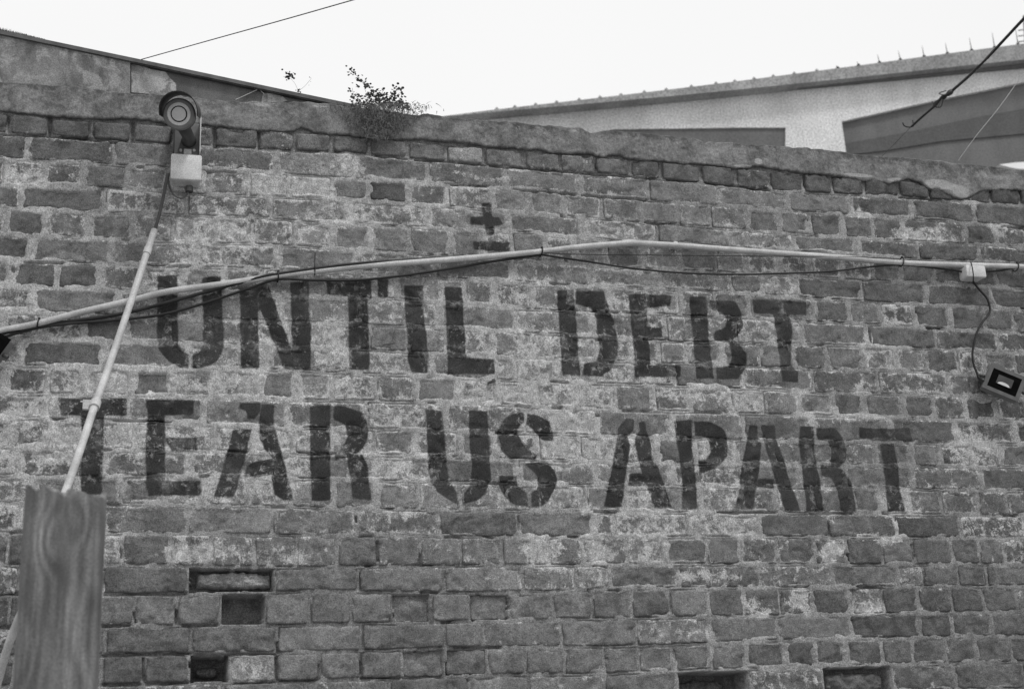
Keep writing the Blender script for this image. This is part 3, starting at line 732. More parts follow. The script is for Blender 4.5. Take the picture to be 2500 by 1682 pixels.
# ------------------------------------------------------------------ gable wall standing up behind the wall on the left
gw = empty('gable_wall', P(330, 300, -.30)); OFF = -.30
tag(gw, 'stained rendered gable rising behind the brick wall at top left, with a dark sloping edge', 'wall')
GT = [(-420,-8),(0,78),(345,150),(700,225),(880,262)]
def G(l, off=OFF): return [(p.x, p.z) for p in (P(x, y, off) for x, y in l)]
b = MB(); b.prism(G([(318,148),(700,229),(900,268),(900,330),(318,330)], -.27), .27, .55); b.build('rendered_face', REN_L, gw)
b = MB(); b.prism(G([(-420,-4),(0,82),(318,148),(318,330),(-420,330)], -.258), .258, .56); b.build('rendered_face', REN_D, gw)
# pale plaster patches left on it
def patch(name, poly, off, m, root, th=.004):
    pts = [(x + random.uniform(-3, 3), y + random.uniform(-3, 3)) for x, y in poly]
    b = MB(); b.prism([(p.x, p.z) for p in (P(x, y, -off + th) for x, y in pts)], off - th, off - .0002 + .002); return b.build(name, m, root)
OFFP = .27
patch('plaster_patch', [(321,158),(345,160),(372,170),(402,174),(415,190),(428,208),(430,228),(400,232),(321,228)], .27, REN_P, gw)
patch('plaster_patch', [(640,228),(660,226),(690,236),(700,246),(690,252),(640,250)], .27, REN_P, gw)
b = MB()
for off_, dz, h, w_, m_, nm in ((.252, 0, 9, .33, CAP, 'edge_trim'), (.256, 8, 4, .3, CAP, 'edge_fillet')):
    b = MB(); up = [(x, y - 4 + dz) for x, y in GT]; dn = [(x, y - 4 + dz + h) for x, y in GT[::-1]]
    b.prism([(p.x, p.z) for p in (P(x, y, -off_) for x, y in up + dn)], off_, off_ + w_); b.build(nm, m_, gw)
# thin cracked flake line
b = MB(); b.tube([P(x, y, -.262) for x, y in ((575,244),(632,218),(645,230))], .0012, 5); b.build('loose_wire', GRYL, gw)

# ------------------------------------------------------------------ neighbouring building, right, beyond the wall
YB = 8.0; nb = empty('neighbouring_building', P(1900, 330, -YB) * 1.0); nb.location.z = 0
tag(nb, 'pale building beyond the wall at upper right, sloping eaves and shaded openings', 'building')
def Bp(x, y, off=YB):
    p = P(x, y, -off); return (p.x, p.z)
RT = [(1060,287),(1090,283),(1200,269),(1465,239),(1627,220),(1800,199),(2100,160),(2300,133),(2500,107),(2760,75)]
lowz = Bp(1500, 520)
def rl(dx, dy): return [(x + dx, y + dy) for x, y in RT]
TH = lambda x: max(2.0, (x - 1000) * .026)
wall_top = [(x, y + TH(x)) for x, y in RT]
# wall around the openings
b = MB()
b.prism([Bp(*q) for q in wall_top[:6] + [(1800, 312), (1500, 316), (1420, 330), (1040, 330)]], YB, YB + .3)          # left upper
b.prism([Bp(*q) for q in [(1040,330),(1420,330),(1420,520),(1040,520)]], YB, YB + .3)
b.prism([Bp(*q) for q in [wall_top[5], (1920, wall_top[5][1] - 12), (1920, 520), (1918, 520), (1918, 312), (1800, 312)]], YB, YB + .3)
b.prism([Bp(*q) for q in [(1920, wall_top[5][1] - 12), (2055, 192), (2055, 297), (2070, 400), (2070, 520), (1920, 520)]], YB, YB + .3)
b.prism([Bp(*q) for q in [(2055,192),wall_top[6],wall_top[7],wall_top[8],wall_top[9],(2760,135),(2500,201),(2300,242),(2055,297)]], YB, YB + .3)
b.build('wall_face', FAC, nb)
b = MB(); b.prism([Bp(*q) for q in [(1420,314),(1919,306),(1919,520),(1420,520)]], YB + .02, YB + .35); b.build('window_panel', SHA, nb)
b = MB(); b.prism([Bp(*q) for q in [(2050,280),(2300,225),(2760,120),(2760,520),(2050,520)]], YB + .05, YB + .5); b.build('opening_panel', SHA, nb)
b = MB(); b.prism([Bp(x, y, YB + .03) for x, y in [(2058,352),(2200,326),(2380,288),(2520,262),(2760,200),(2760,250),(2520,325),(2300,345),(2160,368),(2058,380)]], YB + .03, YB + .049); b.build('opening_shade_band', DRK, nb)  # dark strip painted for the band of shade inside the opening
b = MB(); b.prism([Bp(x, y, YB - .12) for x, y in [(2440,402),(2450,405),(2480,412),(2760,430),(2760,385),(2520,395),(2480,397)]], YB - .12, YB - .05); b.build('sky_sliver', simple('sky_white', .8, .85, 5, .6), nb)  # added white sheet standing in for the sliver of bright sky
# eaves: sheet edge and dark soffit
b = MB(); b.prism([Bp(x, y, YB - .16) for x, y in rl(0, 0) + [(x, y + TH(x)) for x, y in RT[::-1]]], YB - .16, YB + .28); b.build('eaves_sheet', EAVE, nb)
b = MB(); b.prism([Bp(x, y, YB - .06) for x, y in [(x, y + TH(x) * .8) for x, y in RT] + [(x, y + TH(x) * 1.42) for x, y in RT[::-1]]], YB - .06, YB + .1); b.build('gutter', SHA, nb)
bolts = [(1213,0),(1257,0),(1308,0),(1359,0),(1414,0),(1465,0),(1516,0),(1573,0),(1627,0),(1688,0),(1748,0),(1794,0),(1841,0),(1888,0),(1939,0),(1994,0),(2045,6),(2096,9),(2147,20),(2198,22),(2256,26),(2313,25),(2372,30),(2428,36),(2485,42)]
rx = [q[0] for q in RT]; ry = [q[1] for q in RT]
for x, hgt in bolts:
    y = float(np.interp(x, rx, ry)); p = P(x, y, -YB + .1); b = MB()
    b.lathe([(.022, -.02), (.018, .008), (.008, .014), (.006, .022)], Matrix.Translation(p), 8)
    if hgt:
        q = P(x - 3 - hgt * .08, y - hgt, -YB + .1); b.tube([p, (p + q) / 2, q], [.006, .004, .002], 6)
    b.build('roof_spike' if hgt else 'roof_bolt', CAPD if hgt else EAVE, nb, True)
# stack at the very right edge
mst = empty('lattice_mast', P(2500, 100, -YB - .5))
tag(mst, 'thin pale mast cut by the right edge of the picture above the eaves', 'mast')
b = MB(); b.tube([P(2512, 150, -YB - .5), P(2504, 40, -YB - .5)], .035, 8); b.build('pole', EAVE, mst)
for j in range(5):
    b = MB(); b.tube([P(2486, 75 + j * 14, -YB - .5), P(2530, 70 + j * 14, -YB - .5)], .008, 6); b.build('rung', EAVE, mst)

# ------------------------------------------------------------------ wires in the air
def wirething(name, pts, r, m, label, cat, n=6, group=None, sm=6):
    b = MB(); b.tube(smooth_path(pts, sm), r, n); o = b.build(name, m, None, True); tag(o, label, cat, group); return o
wirething('overhead_wire', [P(345,146,-.28), P(520,97,-.1), P(700,47,.15), P(900,-10,.5), P(1150,-80,.9)], .0016, CAB,
          'thin overhead wire rising to the right from the dark sloping gable edge', 'wire')
sr = empty('stay_rope', P(2300, 235, -.9))
tag(sr, 'dark rope stay with frayed knots crossing the upper right corner', 'rope')
b = MB(); b.tube(smooth_path([P(2580,-35,-.2), P(2500,46,-.3), P(2390,163,-.6), P(2325,222,-.8)], 5), .0062, 8); b.build('rope', CAB, sr, True)
b = MB(); b.tube(smooth_path([P(2325,222,-.8), P(2312,232,-.8), P(2300,240,-.82), P(2288,250,-.84), P(2278,263,-.85)], 4), [.008,.011,.012,.010,.007,.008,.010,.011,.010,.008,.006,.007,.009,.010,.008,.006,.005][:17], 8); b.build('knot', CAB, sr, True)
b = MB(); b.tube(smooth_path([P(2318,235,-.8), P(2292,229,-.8), P(2310,222,-.8)], 4), .002, 5); b.build('loose_end', CAB, sr, True); b = MB(); b.tube(smooth_path([P(2300,243,-.8), P(2288,262,-.8), P(2275,248,-.8)], 4), .002, 5); b.build('loose_end', CAB, sr, True); b = MB()
b.tube(smooth_path([P(2280,260,-.85), P(2296,262,-.85), P(2302,246,-.85)], 4), .003, 5); b.build('loose_end', CAB, sr, True)
b = MB(); b.tube(smooth_path([P(2278,263,-.85), P(2250,287,-.9), P(2225,310,-.95)], 4), .005, 8); b.build('rope', CAB, sr, True)
b = MB(); b.tube(smooth_path([P(2232,300,-.95), P(2230,308,-.95), P(2220,311,-.95), P(2208,308,-.95), P(2204,300,-.95)], 4), .003, 6); b.tube([P(2230,308,-.95), P(2228,294,-.95)], .002, 5); b.build('hook', CAB, sr, True)
b = MB(); b.tube(smooth_path([P(2222,312,-.95), P(2190,345,-1.0), P(2150,385,-1.05)], 4), .0012, 5); b.build('tail_wire', DGR, sr)
wirething('pale_string', [P(2560,95,-.3), P(2500,178,-.4), P(2440,262,-.5), P(2385,330,-.6), P(2340,392,-.7)], .0015, GRYL,
          'thin pale string slanting down behind the rope at the right edge', 'string')

# ------------------------------------------------------------------ conduits
hc = empty('horizontal_conduit', P(1540, 595, .03))
tag(hc, 'long white conduit pipe crossing the whole wall above the word UNTIL DEBT', 'conduit')
HP = [(-120,838),(6,807),(92,790),(191,764),(319,734),(415,711),(542,694),(670,675),(769,662),(919,647),(1078,636),(1298,617),(1420,603),(1519,595),(1548,594),(1646,599),(1800,611),(1898,618),(2074,631),(2199,642),(2374,648),(2498,652),(2700,664)]
hp = [P(x, y, .021) for x, y in HP]
b = MB(); b.tube(smooth_path(hp, 4), .0092, 14); b.build('pipe', PVC, hc, True)
b = MB(); b.tube(smooth_path([P(1519,595,.017), P(1535,593.5,.017), P(1552,594.5,.017)], 3), .0112, 14); b.build('coupler', PVC, hc, True)
def saddle(x, y, ang, root, off=.026, r=.0125, m=PVC):
    p = P(x, y, off); q = P(x + 8 * math.cos(ang), y + 8 * math.sin(ang), off); t = (q - p).normalized()
    b = MB(); b.tube([p - t * .006, p + t * .006], r, 12)
    n_ = Vector((0, -1, 0)).cross(t).normalized()
    b.box(p + Vector((0, .010, 0)), (.012, .012, .016))
    return b.build('saddle_clip', m, root, True)
for x, y, a in ((1648, 599, .08), (545, 693.5, -.15)): saddle(x, y, a, hc, .017)

cables = 'black cables strapped along the horizontal conduit'
wirething('black_cable', [P(-60,838,0.021), P(16,812,0.021), P(96,795,0.017), P(287,768,0.017), P(415,737,0.017), P(542,702,0.021), P(645,675,0.027), P(679,669,0.027), P(769,656,0.027), P(871,644,0.027), P(983,636,0.023), P(1142,627,0.017), P(1298,621,0.017), P(1322,618,0.017)], .0052, CAB,
          'thicker black cable hugging the conduit from the left lamp to the minus sign', 'cable', 8)
wirething('black_cable', [P(-60,850,0.017), P(20,820,0.017), P(96,800,0.019), P(175,790,0.017), P(255,784,0.015), P(340,776,0.015), P(415,764,0.015), P(510,737,0.015), P(606,705,0.017), P(679,682,0.023), P(759,684,0.017), P(871,684,0.015), P(983,673,0.015), P(1110,654,0.015), P(1206,638,0.017), P(1321,622,0.021)], .0042, CAB,
          'thin black cable sagging just below the conduit across the letters UNTI', 'cable', 8)
wirething('black_cable', [P(1321,622,0.021), P(1423,637,0.015), P(1551,656,0.013), P(1678,667,0.011), P(1806,670,0.011), P(1896,668,0.011), P(2023,663,0.013), P(2119,652,0.017), P(2199,647,0.021), P(2260,652,0.017), P(2310,658,0.015), P(2352,664,0.017)], .0034, CAB,
          'black cable sagging in a long bow above the word DEBT, up to the small box', 'cable', 8)
wirething('steel_wire', [P(1322,616,0.027), P(1391,621,0.027), P(1678,624,0.027), P(1900,626,0.027), P(2071,627,0.029), P(2195,632,0.029)], .0014, CAB,
          'very thin taut dark wire running straight just under the right half of the conduit', 'wire', 6)
wirething('black_cable', [P(2404,664,0.017), P(2440,661,0.017), P(2479,655,0.021), P(2560,651,0.017), P(2680,655,0.017)], .0034, CAB,
          'short black cable leaving the small box towards the right edge', 'cable', 8)
ties = 'black cable ties on the conduit'
TI = [((96,780),(91,801),.015,'black cable tie at the far left end of the conduit, beside the left lamp'),
      ((679,664),(678,688),.016,'black cable tie above the letter N where the cables meet the conduit'),
      ((1322,607),(1320,626),.014,'black cable tie at the point where the sagging cable starts, right of the minus sign'),
      ((2200,630),(2201,650),.014,'black cable tie on the conduit just left of the small white box'),
      ((2481,645),(2480,662),.014,'black cable tie nearest the right edge of the picture')]
for (a, c, r, lab) in TI:
    pa, pc = P(*a, .018), P(*c, .018); mid = (pa + pc) / 2; R_ = (pa - pc).length / 2; ax = (pa - pc).normalized(); ring = []
    for k in range(17):
        q = 2 * math.pi * k / 16; ring.append(mid + ax * R_ * math.cos(q) + Vector((0, -1, 0)) * .017 * math.sin(q))
    b = MB(); b.tube(ring, .0020, 6); b.box(pa + Vector((0, -.006, 0)), (.006, .006, .006)); tag(b.build('cable_tie', CAB, None, True), lab, 'cable tie', ties)
b = MB(); b.tube(smooth_path([P(770,617,.015), P(768,640,.03), P(769,656,.034), P(768,673,.018)], 4), .0017, 6)
tag(b.build('cable_tie', CAB, None, True), 'long upright black tie with its tail pointing up above the letter T of UNTIL', 'cable tie', ties)

# leaning conduit, coming away from the wall towards the post
lc = empty('leaning_conduit', P(378, 562, .04))
tag(lc, 'white conduit pipe leaning diagonally from below the security camera down behind the timber post', 'conduit')
LP = [(377,562,.05),(362,606,.07),(330,705,.12),(298,800,.20),(262,905,.29),(232,988,.37),(200,1085,.46),(160,1200,.56),(112,1330,.60),(62,1470,.52),(22,1570,.45),(-10,1680,.4),(-60,1860,.35)]
lp = [P(x, y, o) for x, y, o in LP]; b = MB(); b.tube(smooth_path(lp, 4), .0094, 14); b.build('pipe', PVC, lc, True)
b = MB(); b.tube([lp[1], lp[1] + (lp[2] - lp[1]) * .15], .0112, 12); b.build('coupler', PVC, lc, True)
t = (lp[6] - lp[5]).normalized(); b = MB(); b.tube([lp[5] - t * .012, lp[5] + t * .012], .0135, 12); b.box(lp[5] + Vector((-.018, .004, 0)), (.022, .014, .024)); b.build('clip', PVC, lc, True)
b = MB(); b.tube([lp[5] + Vector((-.02, 0, .006)), P(197, 980, .36)], .0018, 6); b.build('clip_screw', GRYL, lc, True)
wirething('flexible_hose', [P(410,425,.045), P(405,446,.045), P(397,490,.045), P(386,535,.048), P(377,565,.05)], .0048, DGR,
          'dark grey hose dropping from the camera box into the leaning white conduit', 'hose', 10)

# ------------------------------------------------------------------ security camera
sc = empty('security_camera', P(455, 330, .0))
tag(sc, 'round faced security camera with a dark visor on a wall bracket above a white box', 'security camera')
c0 = P(437, 279, .20); eye = Vector(CAM)
ax = ((eye + Vector((-.35, 0, .25))) - c0).normalized(); upv = Vector((0, 0, 1)); rt = upv.cross(ax).normalized(); upv = ax.cross(rt)
MC = Matrix([[rt[i], upv[i], ax[i], c0[i]] for i in range(3)] + [[0, 0, 0, 1]])
b = MB(); b.lathe([(.020,-.115),(.034,-.110),(.0405,-.095),(.0415,-.01),(.0405,0),(.036,.0015)], MC, 36); b.build('housing', DGR, sc, True)
b = MB(); b.lathe([(.0445,-.020),(.0452,-.012),(.0445,-.002),(.041,.002),(.0325,.003)], MC, 40); b.build('front_ring', GRY, sc, True)
b = MB(); b.lathe([(.0325,.002),(.0318,.0036),(.0255,.0040)], MC, 40); b.build('led_window', GRYL, sc, True)
b = MB(); b.lathe([(.0228,.0040),(.0225,.0054),(.0200,.0056)], MC, 40); b.build('seal_ring', BLK, sc, True)
b = MB(); b.lathe([(.0200,.0050),(.0195,.0066),(.012,.0070),(.004,.0072)], MC, 32); b.build('lens_glass', LENS, sc, True)
# visor: curved sheet round the top
vv = []; ff = []; nA, nB = 24, 2
for layer, rad in ((0, .0505), (1, .0530)):
    for j in range(nA + 1):
        a = math.radians(-8 + 196 * j / nA); fwd = .022 + .022 * math.sin(max(0, math.radians(180 * j / nA)))
        rr = rad * (1 + .12 * max(0, math.sin(a)))
        for z in (-.10, fwd): vv.append(MC @ Vector((rr * math.cos(a), rr * math.sin(a) + .002, z)))
q = 2 * (nA + 1)
for j in range(nA):
    a = 2 * j; ff += [(a, a + 2, a + 3, a + 1), (q + a, q + a + 1, q + a + 3, q + a + 2), (a + 1, a + 3, q + a + 3, q + a + 1), (a, q + a, q + a + 2, a + 2)]
ff += [(0, 1, q + 1, q), (2 * nA, q + 2 * nA, q + 2 * nA + 1, 2 * nA + 1)]
b = MB(); b.add(vv, ff); b.build('visor', simple('dark_visor', .018, .028, 30, .5), sc, True)
b = MB(); back = MC @ Vector((.006, -.03, -.07)); b.tube(smooth_path([back, P(452, 318, .12), P(460, 335, .07), P(461, 344, .02)], 4), [.022,.021,.02,.019,.018,.018,.017,.017,.018,.019,.020,.021,.022][:13], 14); b.build('swivel_arm', DGR, sc, True)
pc = P(456, 345, .010); b = MB(); b.box(pc, (.074, .016, .112), None, .006); b.build('bracket_plate', GRY, sc)
for sx in (-1, 1):
    b = MB(); b.box(pc + Vector((sx * .0375, -.020, .004)), (.003, .045, .112)); b.build('bracket_side', GRYL if sx > 0 else DGR, sc)
b = MB(); b.box(P(458, 371, .022), (.022, .004, .017), None, .002); b.build('rating_label', PVC2, sc)
for x in (441, 474):
    b = MB(); b.lathe([(.0045,0),(.0045,.003),(.002,.004)], Matrix.Translation(P(x, 368, .019)) @ Matrix.Rotation(math.pi / 2, 4, 'X'), 12); b.build('screw', GRYL, sc, True)

def jbox(name, x, y, w_, h_, dep, label, m=PVC2, rz=0, ry=0):
    o = empty(name, P(x, y, 0)); tag(o, label, 'junction box'); c = P(x, y, dep / 2 + .004)
    b = MB(); b.box(c + Vector((0, .004, 0)), (w_ * .97, dep, h_ * .97), None, .008); b.build('box_body', m, o, True)
    b = MB(); b.box(c + Vector((0, -dep / 2 + .002, 0)), (w_, .012, h_), None, .010); b.build('box_lid', m, o, True)
    return o, c
jb, jc = jbox('junction_box', 454, 417, .087, .080, .045, 'square white junction box with rounded corners under the security camera')
b = MB(); b.lathe([(.011,-.018),(.012,-.004),(.010,.0)], Matrix.Translation(P(462, 455, .03)), 12); b.build('cable_gland', DGR, jb, True)
wirething('loop_cable', [P(412,424,.02), P(411,445,.03), P(418,466,.03), P(430,480,.032), P(445,484,.032), P(457,474,.03), P(462,460,.03)], .0026, CABG,
          'small loop of dark cable hanging under the junction box below the security camera', 'cable', 8)
jb2, _ = jbox('junction_box', 2374, 668, .072, .042, .040, 'small white junction box on the conduit above the hanging lamp cable')
b = MB(); b.tube(smooth_path([P(2370,640,.04), P(2373,650,.062), P(2376,668,.064), P(2376,686,.052), P(2374,690,.03)], 4), .0020, 6)
tag(b.build('cable_tie', CAB, None, True), 'black tie looped over the front of the small white box at right', 'cable tie', ties)

# ------------------------------------------------------------------ floodlights
def floodlight(x, y, ang, s, label, hang_y=None):
    f = empty('floodlight', P(x, y, .0)); tag(f, label, 'floodlight', 'small floodlights on the wall')
    ca, sa = math.cos(ang), math.sin(ang)
    # lamp faces out and down a little
    R = Matrix.Rotation(ang, 3, 'Y') @ Matrix.Rotation(math.radians(8), 3, 'X') @ Matrix.Rotation(math.radians(-16), 3, 'Z')
    c = P(x, y, .062)
    def lp_(a, b_, d): return c + R @ Vector((a * s, -d * s, b_ * s))
    b = MB(); b.box(lp_(0, 0, -.012), (.118 * s, .030 * s, .086 * s), R, .006 * s); b.build('housing', GRY, f, True)
    bz_ = MB(); W, Hh, w2, h2, d0 = .060 * s, .044 * s, .047 * s, .032 * s, .006 * s
    for (p1, p2, p3, p4) in (((-W, Hh), (W, Hh), (w2, h2), (-w2, h2)), ((W, Hh), (W, -Hh), (w2, -h2), (w2, h2)), ((W, -Hh), (-W, -Hh), (-w2, -h2), (w2, -h2)), ((-W, -Hh), (-W, Hh), (-w2, h2), (-w2, -h2))):
        o1 = [c + R @ Vector((q[0], -d0 - .002, q[1])) for q in (p1, p2, p3, p4)]; o2 = [v + R @ Vector((0, .006, 0)) for v in o1]
        bz_.add(o1 + o2, [(0, 1, 2, 3), (7, 6, 5, 4), (0, 4, 5, 1), (1, 5, 6, 2), (2, 6, 7, 3), (3, 7, 4, 0)])
    bz_.build('bezel', BLK if s < .99 else FLF, f)
    b = MB(); b.box(lp_(0, 0, .0055), (.0945 * s, .003 * s, .065 * s), R); b.build('glass', BLK, f)
    b = MB(); b.box(lp_(.0, .003, .0078), (.050 * s, .0012, .030 * s), R); b.build('reflector', DGR, f)
    b = MB(); arc = [lp_(.020 * math.cos(t_), -.012 + .010 * math.sin(t_), .0092) for t_ in np.linspace(0, math.pi, 10)]; 
    b.add(arc + [p + R @ Vector((0, .0006, 0)) for p in arc], [tuple(range(10)), tuple(range(10, 20))[::-1]]); b.build('lamp_chip', ALU, f)
    b = MB(); b.tube(smooth_path([lp_(-.062, .0, -.012), lp_(-.080, .0, -.03), P(x - 52, y + 3, .008)], 3), .0045, 6); b.box(P(x - 52, y + 3, .006), (.03, .004, .02)); b.build('bracket', DGR, f)
    b = MB(); b.tube([lp_(.058, .0, -.012), lp_(.075, -.0, -.014)], .006, 8); b.build('pivot_bolt', DGR, f, True)
    for j in range(5):
        b = MB(); b.box(lp_(-.045 + .0225 * j, 0, -.036), (.003 * s, .022 * s, .07 * s), R); b.build('cooling_fin', GRY, f)
    return f
floodlight(2451, 935, math.radians(27), 1.0, 'grey framed floodlight tilted at the end of the hanging cable, right side of the wall')
floodlight(-38, 838, math.radians(32), .98, 'black floodlight cut by the left edge at the start of the conduit')
wirething('lamp_cable', [P(2376,688,.03), P(2390,706,.02), P(2409,728,.018), P(2417,754,.018), P(2412,770,.018), P(2399,786,.018), P(2385,812,.018), P(2378,840,.018), P(2374,865,.018), P(2377,889,.02), P(2384,908,.025), P(2390,921,.03), P(2402,931,.05)], .0036, CAB,
          'black cable hanging in an S curve from the small box to the tilted floodlight', 'cable', 8)

# nails and fixings in the wall
fx = 'small metal fixings left in the brickwork'
for (x, y, x2, y2, r, lab) in ((1192,935,1205,930,.004,'bent metal stub in the joint below the foot of the letter L'),
                        (964,810,960,824,.0022,'rusty nail between the letters T and I of UNTIL'),
                        (935,842,962,838,.0018,'short horizontal wire stub between the letters T and I of UNTIL'),
                        (615,537,617,541,.003,'small dark screw in a brick right of the security camera box')):
    b = MB(); b.tube([P(x, y, -.004), P(x, y, .008), P(x2, y2, .012)], r, 6); b.lathe([(r*1.6,0),(r*1.6,.002)], Matrix.Translation(P(x2, y2, .012)) @ Matrix.Rotation(math.pi / 2, 4, 'X'), 10)
    tag(b.build('wall_fixing', CABG, None, True), lab, 'fixing', fx)

# ------------------------------------------------------------------ plant on the capping
def blade(b, p, d, ln, wd, droop=.3, n=3):
    d = d.normalized(); side = d.cross(Vector((0, 1, 0)));
    if side.length < .1: side = Vector((1, 0, 0))
    side = (side.normalized() + Vector((random.uniform(-.5, .5), random.uniform(-.5, .5), 0))).normalized(); vs = []; q = Vector(p)
    for i in range(n + 1):
        f = 1 - i / (n + .3); vs += [q - side * wd * f, q + side * wd * f]; d = (d + Vector((0, 0, -droop / n))).normalized(); q = q + d * ln / n
    b.add(vs, [(2 * i, 2 * i + 1, 2 * i + 3, 2 * i + 2) for i in range(n)])
pl = empty('wall_plant', P(935, 268, -.02))
tag(pl, 'bushy plant rooted in the cement capping with matted stems and leafy shoots above', 'plant')
b = MB()
for i in range(2800):
    a = random.gauss(0, 1); x = 928 + a * 44; y = 252 + 88 * random.random() ** 1.2 * max(.25, 1 - (abs(x - 928) / 130) ** 2)
    off = .008 + random.random() * .045 * max(.2, 1 - abs(x - 928) / 110)
    p = P(x, y, off); blade(b, p, Vector((random.gauss(0, .55), random.gauss(-.25, .3), random.gauss(-.25, .7))), random.uniform(.008, .024), random.uniform(.0006, .0015), .9)
o = b.build('matted_stems', MOSS, pl); o['kind'] = 'stuff'
def leaf(b, p, r):
    n_ = Vector((random.gauss(0, .6), -1, random.gauss(0, .6))).normalized(); a = n_.cross(Vector((0, 0, 1))).normalized(); c = n_.cross(a)
    k = 7; b.add([p + (a * math.cos(6.283 * j / k) + c * .8 * math.sin(6.283 * j / k)) * r + n_ * (.15 * r * math.cos(12.56 * j / k)) for j in range(k)], [tuple(range(k))])
shoots = [((925,262),(910,225),(893,205),(878,192),(862,178),(856,173)),((930,262),(905,240),(893,225),(888,205),(885,198)),((900,262),(880,250),(866,240),(862,228),(860,215)),
          ((935,262),(925,245),(915,232),(905,225)),((945,262),(960,230),(972,215),(975,212)),((950,262),(958,250),(965,240),(975,228),(985,232)),((960,265),(985,262),(1000,270),(1008,268)),
          ((940,262),(935,240),(928,226),(920,220)),((900,262),(895,245),(880,235)),((965,266),(978,250),(984,245)),((915,262),(930,236),(935,222)),((950,264),(948,246),(940,238)),((955,262),(950,244),(957,232)),((910,262),(900,250),(902,236)),((960,262),(970,250),(978,252))]
bs = MB(); bl = MB()
for s_ in shoots:
    pts = smooth_path([P(x, y, .0) for x, y in s_], 4); bs.tube(pts, .0005, 4)
    for q in pts[2:]:
        for _ in range(random.choice([1, 2, 2, 3])):
            leaf(bl, q + Vector((random.gauss(0, .009), random.gauss(0, .006), random.gauss(0, .007))), random.uniform(.0026, .0058))
for i in range(90):
    x = random.gauss(940, 34); y = 258 - abs(random.gauss(0, 15)) * max(.2, 1 - abs(x - 940) / 90); leaf(bl, P(x, y, random.uniform(-.03, .04)), random.uniform(.0025, .0055))
bs.build('stem', MOSS, pl); lo = bl.build('leaves', LEAF, pl); lo['kind'] = 'stuff'
pl2 = empty('small_wall_plant', P(728, 226, -.25))
tag(pl2, 'wispy sprig with one clump of tiny leaves against the sky, left of the bushy plant', 'plant')
bs = MB(); bl = MB(); pts = smooth_path([P(728,224,-.25), P(722,208,-.25), P(712,195,-.25), P(704,186,-.25)], 4); bs.tube(pts, .0004, 4)
pts2 = smooth_path([P(728,224,-.25), P(745,210,-.25), P(760,192,-.25)], 3); bs.tube(pts2, .0004, 4)
for i in range(34): leaf(bl, P(random.gauss(705, 8), random.gauss(184, 5), -.25), random.uniform(.0022, .0046))
for i in range(8): leaf(bl, P(random.uniform(722,736), random.uniform(218,226), -.25), random.uniform(.002, .004))
for i in range(5): leaf(bl, P(random.uniform(750,768), random.uniform(188,212), -.25), random.uniform(.001, .0018))
bs.build('stem', MOSS, pl2); bl.build('leaves', LEAF, pl2)['kind'] = 'stuff'
mg = MB()
for i in range(500):
    x = random.uniform(-20, 110); y = float(np.interp(x, [0, 345], [74, 146])); blade(mg, P(x, y, -.3), Vector((random.gauss(0, .5), random.gauss(0, .4), 1)), random.uniform(.004, .014) * max(.2, 1 - x / 130), .0006, .3, 2)
tag(mg.build('edge_moss', MOSS), kind='stuff')

# ------------------------------------------------------------------ timber post
def wood():
    m, n, b = newmat('weathered_timber'); co = n.nodes.new('ShaderNodeTexCoord').outputs['Object']
    sep = n.nodes.new('ShaderNodeSeparateXYZ'); n.links.new(co, sep.inputs[0])
    ph = mth(n, 'MULTIPLY', sep.outputs[0], 190.0)
    ph = mth(n, 'ADD', ph, mth(n, 'MULTIPLY', noise(n, stretch(n, co, (1, 1, .22)), 11, 3, .5), 26.0))
    for (kx, ky, amp, rad) in ((125, 1335, 9.0, .035), (195, 1290, -7.0, .03), (215, 1560, 6.0, .04), (70, 1600, -6.0, .04)):
        kp = P(kx, ky, 1.45); vd = n.nodes.new('ShaderNodeVectorMath'); vd.operation = 'DISTANCE'
        n.links.new(stretch(n, co, (1, 0, .45)), vd.inputs[0]); vd.inputs[1].default_value = (kp.x, 0, kp.z * .45)
        ph = mth(n, 'ADD', ph, mth(n, 'MULTIPLY', rngm(n, vd.outputs['Value'], 0, rad, 1, 0), amp))
    sn = mth(n, 'SINE', ph)
    ds = noise(n, stretch(n, co, (1, 1, .3)), 14, 4, .55)
    v = rngm(n, sn, -1, 1, .115, .165)
    v = mth(n, 'MULTIPLY', v, rngm(n, ds, .3, .7, .58, 1.42))
    v = mth(n, 'MULTIPLY', v, rngm(n, noise(n, stretch(n, co, (1, 1, .06)), 70, 4, .6), .32, .68, .72, 1.28))
    v = mth(n, 'MULTIPLY', v, rngm(n, noise(n, co, 420, 2), .3, .7, .75, 1.25))
    n.links.new(v, b.inputs['Base Color']); b.inputs['Roughness'].default_value = .85; bump(n, b, sn, .25, .003); return m
WOOD = wood()
dep = 1.45; pa, pb = P(55, 1660, dep), P(243, 1660, dep); ptop = P(160, 1226, dep); wid = (pb - pa).length * 1.08
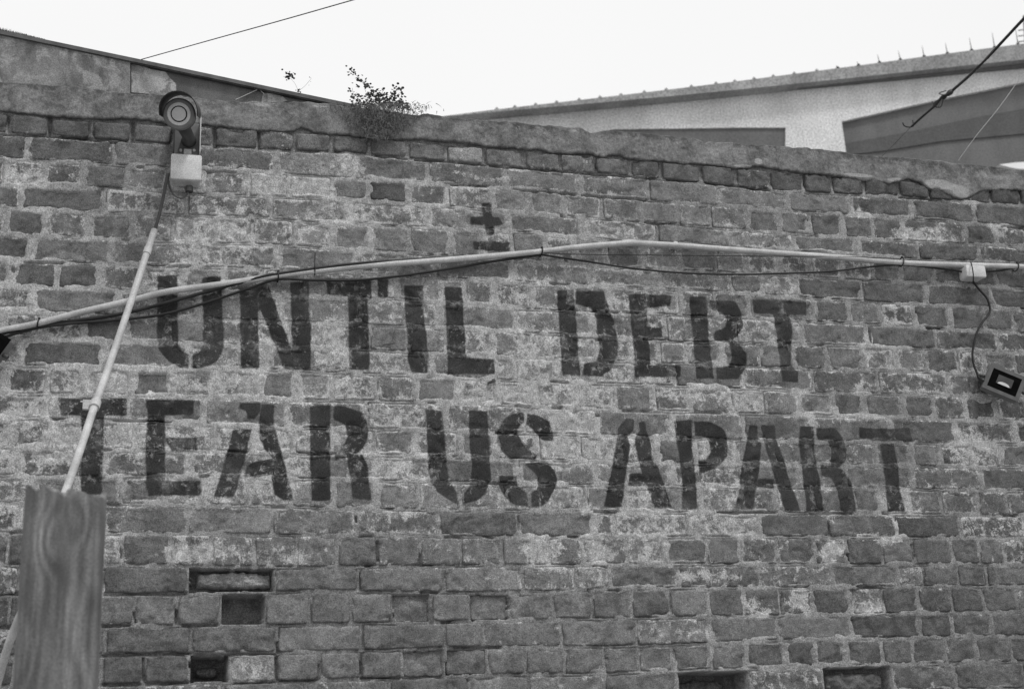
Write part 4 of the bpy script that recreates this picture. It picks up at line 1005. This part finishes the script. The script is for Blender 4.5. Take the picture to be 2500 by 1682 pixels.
cx = (P(52, 1400, dep).x + P(252, 1400, dep).x) / 2; hgt = ptop.z
nx, nz = 18, 60; vs = []; fs = []
def posty(u, z): return 0
ringn = 40
for j in range(nz + 1):
    f = j / nz; z = hgt * (1 - (1 - f) ** 1.0)
    for k in range(ringn):
        a = 2 * math.pi * k / ringn; ca, sa = math.cos(a), math.sin(a); e = 7
        r_ = (abs(ca) ** e + abs(sa) ** e) ** (-1 / e)
        wx = wid / 2 * ca * r_; wy = wid / 2 * sa * r_
        top = z
        if j > nz - 4: top = hgt - .012 * (nz - j)
        nzs = float(fbm(np.array([a * 2.]), np.array([z * 3.]), 2.0, 3, 80)[0]) - .5
        vs.append(Vector((cx + wx * (1 + .03 * nzs), -dep - wid / 2 - .0 + wy * (1 + .03 * nzs) + wid / 2, top)))
for j in range(nz):
    for k in range(ringn):
        a, b_ = j * ringn + k, j * ringn + (k + 1) % ringn; fs.append((a, b_, b_ + ringn, a + ringn))
# worn top: inner rings with split notches
base = nz * ringn; prev = base
for q, s_ in enumerate((.92, .7, .4, .1)):
    st = len(vs)
    for k in range(ringn):
        p = vs[base + k]; cxy = Vector((cx, -dep, 0)); xy = Vector((p.x, p.y, 0)); m_ = cxy + (xy - cxy) * s_
        vs.append(Vector((m_.x, m_.y, hgt + .006 * (1 - s_) + random.uniform(-.004, .004) * (q > 0))))
    for k in range(ringn): fs.append((prev + k, prev + (k + 1) % ringn, st + (k + 1) % ringn, st + k))
    prev = st
fs.append(tuple(prev + k for k in range(ringn)))
# uneven top edge
for i_, v_ in enumerate(vs):
    if v_.z > hgt - .06: v_.z += (float(fbm(np.array([v_.x * 3]), np.array([v_.y * 3]), 16, 3, 81)[0]) - .5) * .06 * (1 - (hgt - v_.z) / .06 if v_.z < hgt else 1)
post = empty('timber_post', (cx, -dep, 0))
tag(post, 'square weathered timber post with wavy grain, out of focus at the lower left', 'post')
bp = MB(); bp.add(vs, fs); bp.build('post_timber', WOOD, post, True)
print('bricks', len(single), len(rest) if rest else 0)
